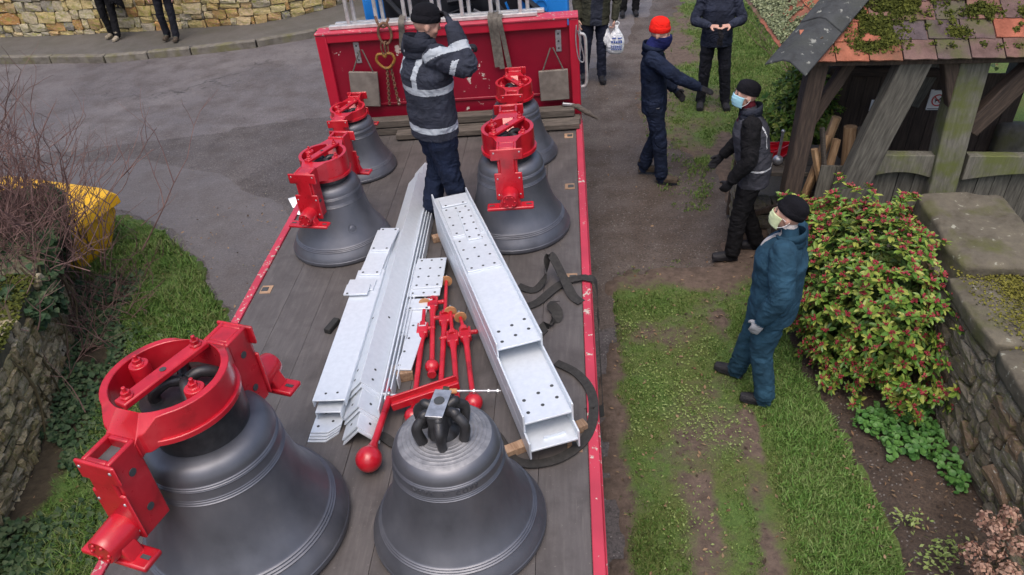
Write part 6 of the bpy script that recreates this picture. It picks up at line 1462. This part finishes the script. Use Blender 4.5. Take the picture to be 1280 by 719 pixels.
    for i in np.nonzero(lv)[0]:
        x, y, z = co[i]; wv_ = noise.noise(Vector((x*5+seed, y*5, z*5)))
        r1 = 1-abs(noise.noise(Vector((x*9+seed*2.3, y*9, z*12+wv_*4.5+x*7))))*2.2; r2 = 1-abs(noise.noise(Vector((x*22+wv_*2, y*22+seed, z*40))))*2.2
        co[i] += no[i]*am[i]*fold*(r1+.28*r2-.5)
    me.vertices.foreach_set('co', co.ravel())
    for n_ in mlist: me.materials.append(MATS[n_])
    me.polygons.foreach_set('material_index', midx.astype(np.int32)); me.polygons.foreach_set('use_smooth', [True]*nP)
    M = T(loc) @ RY(R_(tip)) @ RZ(-R_(az)) @ Matrix.Scale(S, 4)
    root = empty('person', M, label, 'person', group)
    inst('body', me, root)
    HM = T(hc) @ RH.to_4x4()
    for s in (-1, 1):
        e = MB(); e.ball((s*.032, .086, .008), (.011, .007, .006), 10, 6); e.build('eye', 'eye', root, HM)
        e = MB(); e.ball((s*.033, .092, .030), (.019, .006, .0045), 10, 6); e.build('eyebrow', 'brow_hair', root, HM)
    if hair:
        e = MB(); prof = [(.080, -.03), (.086, .0), (.087, .04), (.080, .08), (.06, .108), (.03, .122), (.001, .126)]
        e.lathe(prof, 24, (0, 0, 0), Matrix.Diagonal((1, 1.17, 1))); 
        for i, v in enumerate(e.v):
            k = 1+.05*nz(v[0]*40, v[1]*40, v[2]*40); y = v[1]-.014
            if y > .05 and v[2] < .05: y = .05
            e.v[i] = (v[0]*k, y*k, v[2]*k)
        e.build('hair', hair, root, HM)
    return root, HM, RH, hc
def beanie(root, HM, mat, cuff=True, h=.17, tilt=0, slouch=.0):
    e = MB(); n = 40; prof = [(.088, .0), (.0915, .008), (.0925, .03), (.0915, .052), (.088, .057)] if cuff else [(.087, .0), (.0885, .02), (.089, .05)]
    prof += [(.0865, .062), (.086, .085), (.078, .112), (.060, .135), (.035, .149), (.012, .154), (.001, .155)]
    vs = e; e.lathe([(r_, z_*h/.155) for r_, z_ in prof], n, (0, 0, 0), Matrix.Diagonal((1, 1.18, 1)))
    for i, v in enumerate(e.v):
        a = math.atan2(v[1], v[0]); rib = 1+.012*math.cos(a*22); k = rib*(1+.03*nz(v[0]*14, v[1]*14, v[2]*14+3)); e.v[i] = (v[0]*k, v[1]*k-slouch*v[2], v[2])
    e.build('beanie', mat, root, HM @ T(0, -.006, .020) @ RX(R_(tilt)), 0, 60)
def face_mask(root, HM, mat):
    e = MB(); nx, nz_ = 17, 11; V = []
    for j in range(nz_):
        t = j/(nz_-1); z_ = -.098+.10*t
        for i in range(nx):
            u = i/(nx-1)*2-1; a = u*1.15; w_ = .074-.012*(1-t); bulge = .112-.016*abs(t-.62)-(.03*(.35-t) if t < .35 else 0); pl = .002*math.sin(t*22)
            V.append((math.sin(a)*(w_+.006)/math.sin(1.15)*1.03, math.cos(a)*(bulge+pl)-.012*abs(u)**2+.004, z_-.006*abs(u)))
    e.add(V, [(j*nx+i, j*nx+i+1, (j+1)*nx+i+1, (j+1)*nx+i) for j in range(nz_-1) for i in range(nx-1)]); o = e.build('face_mask', mat, root, HM, 0, 80); so = o.modifiers.new('solid', 'SOLIDIFY'); so.thickness = .002
    for s in (-1, 1):
        for z0 in (-.005, -.085): e = MB(); e.tube(catmull([(s*.074, .035, z0), (s*.083, .0, z0*.5-.01), (s*.085, -.022, -.012)], 4), .0016, 5); e.build('ear_loop', 'paper', o)
def snood(root, hc, neck, mat, HM, top=.0):
    e = MB(); e.tube(catmull([neck+Vector((0, -.005, -.03)), neck+Vector((0, .01, .03)), hc+Vector((0, .012, -.075)), hc+Vector((0, .016, top-.028))], 5), [.095, .092, .09, .088, .086, .084, .082, .083, .084, .085, .085, .086, .087, .087, .086, .084], 24, True, 0, [.095, .095, .095, .095, .096, .097, .098, .1, .102, .104, .106, .107, .108, .108, .107, .105], Vector((1, 0, 0)))
    for i, v in enumerate(e.v): k = .006*nz(v[0]*30, v[1]*30, v[2]*60); e.v[i] = (v[0]+k, v[1]+k, v[2])
    e.build('snood', mat, root, None, 0, 80)
def collar(root, neck, mat, r_=.085, h=.06, open_=.0):
    e = MB(); n = 28; V = []
    for z_, rr_ in ((-.05, r_*1.28), (-.01, r_*1.1), (h*.5, r_*1.02), (h, r_*1.06), (h*.8, r_*1.16), (-.0, r_*1.25)):
        for j in range(n):
            a = 6.283*(j/(n-1))*.90+math.pi/2+.31; V.append((math.cos(a)*rr_, math.sin(a)*rr_*.95-.01, neck.z+z_-.03*math.sin(a)*(1 if z_ > 0 else 0)))
    e.add(V, [(j*n+i, j*n+i+1, (j+1)*n+i+1, (j+1)*n+i) for j in range(5) for i in range(n-1)]); o = e.build('collar', mat, root, T(neck.x, neck.y, 0), 0, 80); so = o.modifiers.new('solid', 'SOLIDIFY'); so.thickness = .004
NK = Vector((0, -.005, 1.475)); NK3 = Vector((0, .10, 1.465))
def gpt(px, dz=.03): p = G(px); p.z += dz; return p

# man in navy overalls with red hat, arm stretched out
p, HM, RH, hc = person('person in navy overalls and bright red beanie stretching out an arm', gpt((816, 224)), 100, dict(torso='cloth_navy', leg='cloth_navy', hand='glove_black', boot='boot_brown', neck='snood_blue'), 1.80,
    dict(elR=(.24, .24, 1.26), wrR=(.17, .46, 1.12), elL=(-.25, .02, 1.13), wrL=(-.22, .2, .95), ankR=(.11, .10, .095), ankL=(-.12, -.12, .095), kneeR=(.11, .07, .5), head=(0, .05, 1.63), chest=(0, -.01, 1.28)), 1.0, 1, .80, .98, (8, -8), tip=-4.5, hands=('relaxed', ('point', (0, .9, -.35), (-.3, 0, -1))), loose=1.08)
beanie(p, HM, 'knit_red', True, .15, 6); snood(p, hc, NK, 'snood_blue', HM, .0); collar(p, NK, 'cloth_navy', .1, .05)
mb = MB(); mb.box((.19, .02, .90), (.012, .10, .006)); mb.build('pocket_zip', 'worn_steel', p)
# man in dark fleece looking at his hands
p, HM, RH, hc = person('person in dark blue fleece and black trousers holding a black glove', gpt((889, 136)), 184, dict(torso='cloth_fleece', leg='cloth_trouser', hand='skin', boot='boot_black', neck='cloth_fleece'), 1.78,
    dict(elL=(-.29, .04, 1.17), elR=(.29, .04, 1.17), wrL=(-.13, .27, 1.16), wrR=(.13, .27, 1.16), ankL=(-.17, .02, .095), ankR=(.15, -.02, .095), kneeL=(-.13, .03, .5), kneeR=(.125, .03, .5)), 1.02, 2, .84, 1.03, (0, -18), tip=-3.5, hands=(('relaxed', (.85, .5, .1), (0, -.2, -1)), ('relaxed', (-.85, .5, .1), (0, -.2, -1))), hair='brow_hair')
collar(p, NK, 'cloth_fleece', .085, .06)
mb = MB(); mb.tube(catmull([(0, .33, 1.19), (.01, .35, 1.12), (-.02, .36, 1.04), (.0, .36, 1.0)], 4), [.022]*4+[.03]*5+[.018]*4, 10, rb=[.012]*13)
for k in range(4): mb.tube([(-.02+.014*k, .36, 1.03), (-.03+.02*k, .365, .95-.008*(k % 2))], .008, 6)
gl = mb.build('glove', 'glove_black', None, p.matrix_world.copy()); tag(gl, 'loose black glove held between the hands of the fleece wearer', 'glove')
# man in grey gilet with blue mask
def pt3(c, n, J):
    t = n == 'torso'; a = (n == 'armL') | (n == 'armR')
    yield (t & (np.abs(np.abs(c[:, 0])-.135) < .006) & (c[:, 2] > 1.18) & (c[:, 1] < .05)), 'piping_white'
    yield (t & (np.abs(c[:, 2]-.985) < .007)), 'piping_white'
    yield (t & (np.abs(c[:, 0]) < .03) & (c[:, 2] > 1.38) & (c[:, 1] > .06)), 'maroon'
p, HM, RH, hc = person('person in grey gilet over black sleeves wearing a blue face mask', gpt((926, 321)), -82, dict(torso='cloth_gilet', arm='cloth_black', leg='cloth_black', hand='glove_black', boot='boot_black', neck='maroon'), 1.76,
    dict(elL=(-.27, .08, 1.13), wrL=(-.22, .20, .90), elR=(.26, .10, 1.13), wrR=(.24, .27, .93), ankL=(-.11, .10, .095), ankR=(.12, -.14, .095), kneeL=(-.11, .08, .5), chest=(0, .07, 1.27), neck=(0, .10, 1.465), head=(0, .15, 1.62), shL=(-.185, .09, 1.415), shR=(.185, .09, 1.415)), 1.06, 3, .80, 1.06, (-14, 10), tip=-2, paint=pt3, loose=1.08)
beanie(p, HM, 'knit_black', False, .112, 8); face_mask(p, HM, 'mask_blue'); collar(p, NK3, 'cloth_charcoal', .085, .055)
# man in teal overalls
def pt4(c, n, J):
    yield ((n == 'torso') & (np.abs(c[:, 0]) < .035) & (c[:, 2] > 1.36) & (c[:, 1] > .05)), 'scarf_white'
p, HM, RH, hc = person('person in teal overalls, black beanie and floral face mask beside the shrub', gpt((942, 492)), -66, dict(torso='cloth_teal', leg='cloth_teal', handL='glove_grey', handR='glove_grey', hand='glove_grey', boot='boot_black', neck='scarf_white'), 1.68,
    dict(elL=(-.275, -.06, 1.13), wrL=(-.27, .03, .89), elR=(.26, -.05, 1.13), wrR=(.25, .05, .90), ankL=(-.13, -.10, .095), ankR=(.12, .18, .095), kneeR=(.11, .12, .5), kneeL=(-.12, .0, .5), chest=(0, .015, 1.27), head=(0, .035, 1.63), hipR=(.095, .03, .92)), 1.2, 4, .80, 1.10, (-8, 16), paint=pt4, loose=1.14, fold=1.5)
beanie(p, HM, 'knit_black', True, .128, 10); face_mask(p, HM, 'mask_floral'); collar(p, NK, 'cloth_teal', .088, .035)
# worker on the lorry in reflective jacket
def pt5(c, n, J):
    t = n == 'torso'; z_ = c[:, 2]
    yield (t & (np.abs(z_-.885) < .026)), 'reflective'
    yield (t & (np.abs(z_-1.195+.0*c[:, 0]) < .026)), 'reflective'
    yield (t & (np.abs(np.abs(c[:, 0])-.115) < .024) & (z_ > 1.2) & (z_ < 1.47)), 'reflective'
    for s, L in ((-1, 'L'), (1, 'R')):
        a = n == 'arm'+L; sh, el, wr = [np.array(J[k+L]) for k in ('sh', 'el', 'wr')]
        u = (c-sh)@(el-sh)/((el-sh)@(el-sh)); v = (c-el)@(wr-el)/((wr-el)@(wr-el))
        yield (a & (np.abs(u-.66) < .09) & (v < .12)), 'reflective'
        yield (a & (np.abs(v-.42) < .10)), 'reflective'
wp = Vector((MT @ bed((560, 276)))); wp.z += .004
p, HM, RH, hc = person('person on the lorry in dark jacket with reflective bands, hand raised to face', wp, 58, dict(torso='cloth_charcoal', leg='cloth_navy', hand='glove_black', boot='boot_black', neck='cloth_charcoal'), 1.74,
    dict(shR=(.185, .02, 1.44), elR=(.31, .19, 1.36), wrR=(.12, .20, 1.62), elL=(-.27, .16, 1.20), wrL=(-.14, .36, 1.30), ankR=(.13, .09, .095), ankL=(-.12, -.08, .095), chest=(0, .0, 1.27), head=(.0, .055, 1.625), hipL=(-.095, 0, .92)), 1.14, 5, .80, 1.12, (12, -14), tip=-4, paint=pt5, hands=(('fist', (.3, .8, .5), (0, 0, -1)), ('fist', (-.75, -.05, .6), (0, -.6, -.6))), loose=1.18, fold=1.8)
beanie(p, HM, 'knit_black', True, .13, 5); collar(p, NK, 'cloth_charcoal', .105, .08)
# man with carrier bag
def pt6(c, n, J):
    yield ((n == 'torso') & (np.abs(c[:, 0]) < .085) & (c[:, 1] > .03)), 'cloth_charcoal'
p, HM, RH, hc = person('person in open olive jacket and dark jeans carrying a white plastic bag', gpt((740, 101)), 176, dict(torso='cloth_olive', leg='cloth_jean', hand='skin', boot='boot_black', neck='cloth_charcoal'), 1.78,
    dict(elL=(-.30, -.02, 1.13), wrL=(-.27, .07, .89), ankL=(-.13, .06, .095), ankR=(.12, -.05, .095), elR=(.27, -.03, 1.13)), 1.05, 6, .82, 1.08, (0, -5), paint=pt6, hands=('fist', 'relaxed'), hair='brow_hair')
hand = p.matrix_world @ Vector((-.275, .09, .80))
def carrier(c, w_, h_, label, az, print_=True):
    root = empty('carrier_bag', T(c.x, c.y, c.z-h_) @ RZ(az), label, 'carrier bag'); e = MB(); n = 22; V = []; prof = [(.30, 0.0), (.72, .02), (.96, .10), (1.0, .26), (.92, .45), (.72, .64), (.42, .80), (.20, .90), (.13, 1.0)]
    for r_, z_ in prof:
        for j in range(n):
            a = 6.283*j/n; k = 1+.14*nz(math.cos(a)*2, math.sin(a)*2, z_*3+c.x); V.append((math.cos(a)*w_/2*r_*k, math.sin(a)*w_*.32*r_*k, z_*h_))
    e.add(V, [(i*n+j, i*n+(j+1) % n, (i+1)*n+(j+1) % n, (i+1)*n+j) for i in range(len(prof)-1) for j in range(n)]+[tuple(range(n-1, -1, -1)), tuple(len(prof)*n-n+j for j in range(n))]); o = e.build('sack', 'bag_plastic', root, None, 0, 80)
    for s in (-1, 1): e = MB(); e.tube(catmull([(s*.015, 0, h_*.95), (s*.035, 0, h_*1.06), (0, 0, h_*1.12)], 4), .008, 6); e.build('handle', 'bag_plastic', root)
    if print_:
        e = MB(); rr_ = random.Random(4)
        for row, (z_, hh, n_) in enumerate(((.60, .022, 2), (.47, .034, 5), (.33, .012, 6), (.27, .012, 6), (.21, .010, 5))):
            for k in range(n_):
                x = (-.5+(k+.5)/n_)*w_*.62; y = -math.sqrt(max(.0, 1-(x/(w_*.5))**2))*w_*.325-.004; e.box((x, y, z_*h_), (w_*.62/n_*.72, .006, hh*(.7+.6*rr_.random())), Matrix.Rotation(-.12, 3, 'Y'))
        q = e.build('blue_print', 'sticker_blue', o); q['kind'] = 'stuff'
    return root
carrier(hand+Vector((.03, 0, .02)), .27, .42, 'full white carrier bag with blue print held beside dark jeans', .1)
carrier(hand+Vector((-.11, .03, .0)), .15, .28, 'smaller crumpled white bag hanging behind the full carrier bag', .4, False)
# far walker, only legs in the photograph
p, HM, RH, hc = person('person far along the lane in pale coat and black trousers', gpt((786, 20)), 180, dict(torso='cloth_beige', leg='cloth_black', hand='skin', boot='boot_black', neck='cloth_beige'), 1.74, dict(ankR=(.12, .04, .095)), 1.05, 7, .62, 1.1, hair='brow_hair', vox=.011)
# two onlookers by the far wall
FARZ = .125
p, HM, RH, hc = person('person in black fringed coat and tan boots by the far stone wall', gpt((147, 55), FARZ), 188, dict(torso='cloth_bluejacket', arm='cloth_black', leg='cloth_black', hand='cloth_black', boot='boot_tan', neck='cloth_black'), 1.68, dict(ankL=(-.13, .10, .095), ankR=(.09, -.04, .095)), 1.0, 8, .82, 1.08, (5, -5), hair='brow_hair', vox=.011)
mb = MB()
for k in range(46):
    t = k/45; a = R_(120+210*t); x, y = math.cos(a)*.30, math.sin(a)*.20; z1 = .60+.14*nz(k*.7, 3)+.22*max(0, math.sin(a)); mb.ribbon([(x*.75, y*.75, 1.36), (x, y, 1.1), (x*1.22, y*1.2, z1)], .034, .006, [(-math.sin(a), math.cos(a), 0)]*3)
mb.build('fringed_shawl', 'cloth_black', p)
def pt9(c, n, J):
    yield ((n == 'boot') & (c[:, 2] > .10)), 'sock_green'
p, HM, RH, hc = person('person in blue jacket and dark trousers with grey boots by the far wall', gpt((218, 58), FARZ), 176, dict(torso='cloth_bluejacket', leg='cloth_trouser', hand='skin', boot='boot_brown', neck='cloth_bluejacket'), 1.66, dict(ankL=(-.11, .06, .11), ankR=(.10, -.05, .11)), .98, 9, .82, 1.08, (-5, -5), paint=pt9, hair='brow_hair', vox=.011)
